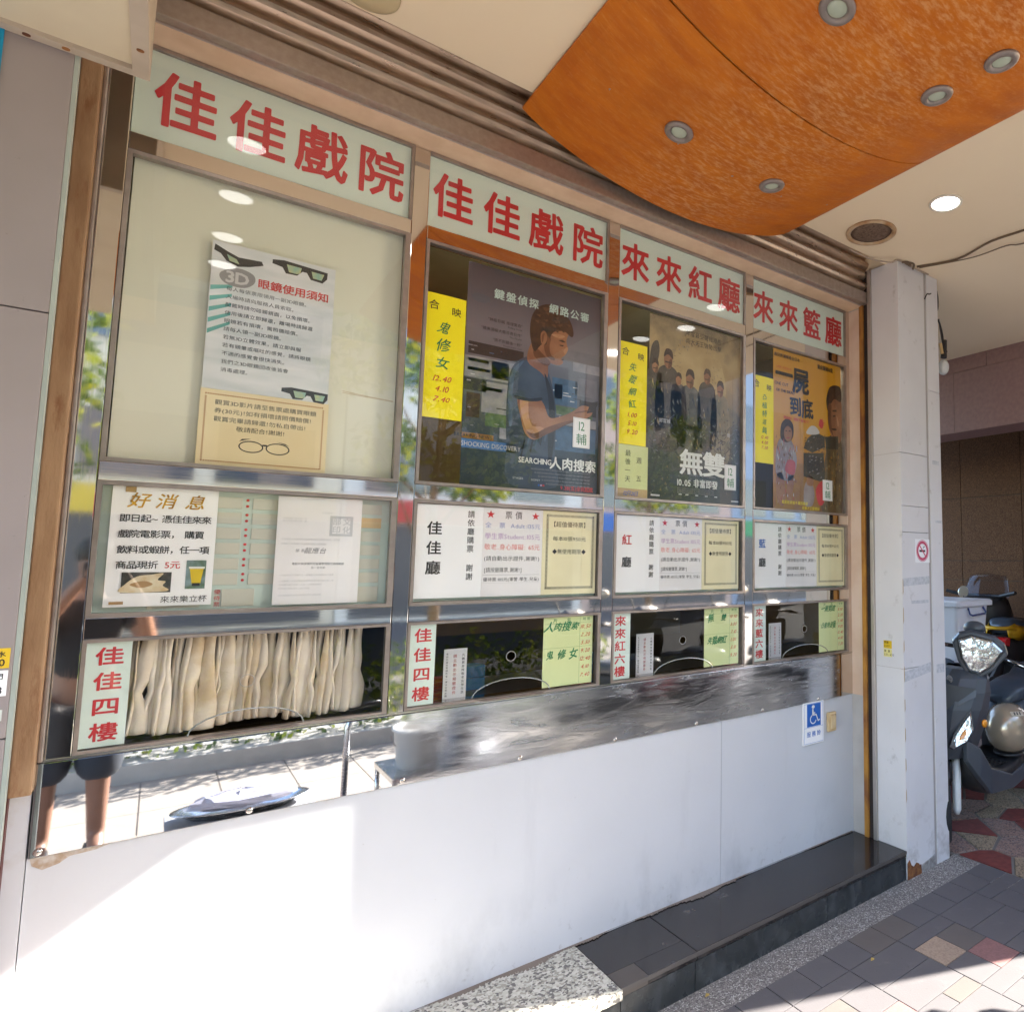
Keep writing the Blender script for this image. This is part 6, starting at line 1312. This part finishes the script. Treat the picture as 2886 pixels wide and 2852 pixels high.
for i in range(9):
    t_ = math.pi*i/8; rings.append([(.33+.2*max(.05, math.sin(t_))*math.cos(2*math.pi*j/18)*random.uniform(.8, 1.1), -1.02+.09*max(.05, math.sin(t_))*math.sin(2*math.pi*j/18)*random.uniform(.8, 1.1), .705-.035*math.cos(t_)*random.uniform(.7, 1.2)) for j in range(18)])
mb.loft(rings).build("plastic_bag", mat("crumpled_plastic_bag", (.62, .62, .74), .2, coat=.6), ty)
# photographer, standing behind the camera, mirrored in the steel
ph_ = thing("person", (-.30, -2.95, 0), "person in a black shirt and dark shorts holding a camera at eye level", "person")
def skinned(name, joints, bones, m, parent, sub=2):
    me = bpy.data.meshes.new(name); me.from_pydata([j[0] for j in joints], bones, []); me.materials.append(m)
    o = bpy.data.objects.new(name, me); col.objects.link(o)
    sk = o.modifiers.new("skin", 'SKIN'); me_sk = o.data.skin_vertices[0].data if o.data.skin_vertices else None
    if me_sk is None:
        bpy.context.view_layer.update()
    for v, j in zip(o.data.skin_vertices[0].data, joints): v.radius = (j[1], j[1] if len(j) < 3 else j[2])
    o.data.skin_vertices[0].data[0].use_root = True
    o.modifiers.new("s", 'SUBSURF').levels = sub
    dg = bpy.context.evaluated_depsgraph_get(); me2 = bpy.data.meshes.new_from_object(o.evaluated_get(dg)); bpy.data.objects.remove(o)
    for v in me2.vertices: v.co -= ORG[parent.name]
    for p in me2.polygons: p.use_smooth = True
    q = bpy.data.objects.new(name, me2); col.objects.link(q); q.parent = parent; return q
px, py = -.30, -2.95
J = [((px, py, .95), .135, .10), ((px, py, 1.15), .12, .09), ((px, py+.01, 1.34), .15, .10), ((px, py+.02, 1.47), .075), ((px+.01, py+.05, 1.56), .05), ((px+.02, py+.08, 1.66), .082), ((px+.02, py+.085, 1.75), .07),
     ((px-.19, py+.01, 1.42), .06), ((px-.27, py+.08, 1.17), .045), ((px-.10, py+.25, 1.45), .034), ((px-.01, py+.27, 1.60), .028),
     ((px+.19, py+.01, 1.42), .06), ((px+.29, py+.10, 1.18), .045), ((px+.24, py+.25, 1.45), .034), ((px+.17, py+.27, 1.60), .028),
     ((px-.10, py, .86), .10), ((px-.11, py+.02, .50), .062), ((px-.11, py-.02, .10), .042), ((px-.11, py+.12, .04), .035),
     ((px+.10, py, .86), .10), ((px+.11, py+.02, .50), .062), ((px+.12, py-.02, .10), .042), ((px+.13, py+.12, .04), .035)]
Bn = [(0, 1), (1, 2), (2, 3), (3, 4), (4, 5), (5, 6), (2, 7), (7, 8), (8, 9), (9, 10), (2, 11), (11, 12), (12, 13), (13, 14), (0, 15), (15, 16), (16, 17), (17, 18), (0, 19), (19, 20), (20, 21), (21, 22)]
for side, base in ((-1, 10), (1, 14)):
    hb_ = J[base][0]
    for k in range(5):
        off = (-.030+.015*k)
        if k == 4: a = (hb_[0]-side*.01, hb_[1]+.01, hb_[2]-.01); b = (hb_[0]-side*.035, hb_[1]+.015, hb_[2]+.02)
        else: a = (hb_[0]-side*.015, hb_[1]+.03, hb_[2]+.035+off*.6); b = (hb_[0]-side*(.045+.004*k), hb_[1]+.03, hb_[2]+.055+off)
        n0 = len(J); J += [(a, .009), (b, .008)]; Bn += [(base, n0), (n0, n0+1)]
skinned("body", J, Bn, mat("brown_skin", (.24, .12, .075), .5), ph_)
K = [((px, py, .96), .15, .12), ((px, py, 1.16), .15, .115), ((px, py+.01, 1.34), .175, .12), ((px, py+.02, 1.45), .10), ((px-.19, py+.01, 1.42), .082), ((px-.235, py+.04, 1.28), .07), ((px+.19, py+.01, 1.42), .082), ((px+.24, py+.05, 1.28), .07)]
skinned("shirt", K, [(0, 1), (1, 2), (2, 3), (2, 4), (4, 5), (2, 6), (6, 7)], mat("black_shirt_cloth", (.02, .02, .024), .85), ph_)
K = [((px, py, .97), .15, .115), ((px-.10, py, .86), .13), ((px-.115, py+.01, .40), .115), ((px+.10, py, .86), .13), ((px+.115, py+.01, .40), .115)]
skinned("shorts", K, [(0, 1), (1, 2), (0, 3), (3, 4)], mat("dark_shorts_cloth", (.035, .04, .05), .85), ph_)
MB().ball((px+.02, py+.06, 1.745), .092, .10, .095, 20, 12).build("hair", mat("black_hair", (.015, .012, .01), .6), ph_, smooth=True)
for s in (-1, 1): MB().box(px+s*.115-.045, px+s*.115+.045, py-.07, py+.18, 0, .06, .015).build("shoe", SBK, ph_)
cmx = thing("photo_camera", (px+.09, py+.27, 1.63), "black photo camera held up by the person", "camera")
MB().box(px-.02, px+.17, py+.24, py+.30, 1.60, 1.69, .008).build("camera_body", SBK, cmx); MB().tube([(px+.09, py+.30, 1.645), (px+.09, py+.328, 1.645)], .032, 20).build("camera_lens", SBK, cmx)
# fallen leaves / scraps on the paving
random.seed(2)
for (x_, y_, lab) in ((2.40, -.70, "tiny yellow dry leaf lying on the dark paving tiles"), (1.72, -.42, "tiny yellow leaf lying on the aggregate strip by the riser joint")):
    o = MB().add([(x_-.012, y_, .005), (x_, y_-.008, .009), (x_+.014, y_+.002, .006), (x_+.002, y_+.010, .010), (x_-.012, y_, .0045), (x_, y_-.008, .0085), (x_+.014, y_+.002, .0055), (x_+.002, y_+.010, .0095)], [(0, 1, 2, 3), (7, 6, 5, 4)]).build("dry_leaf", mat("dry_leaf_yellow", (.5, .34, .08), .7)); tag(o, lab, "leaf")
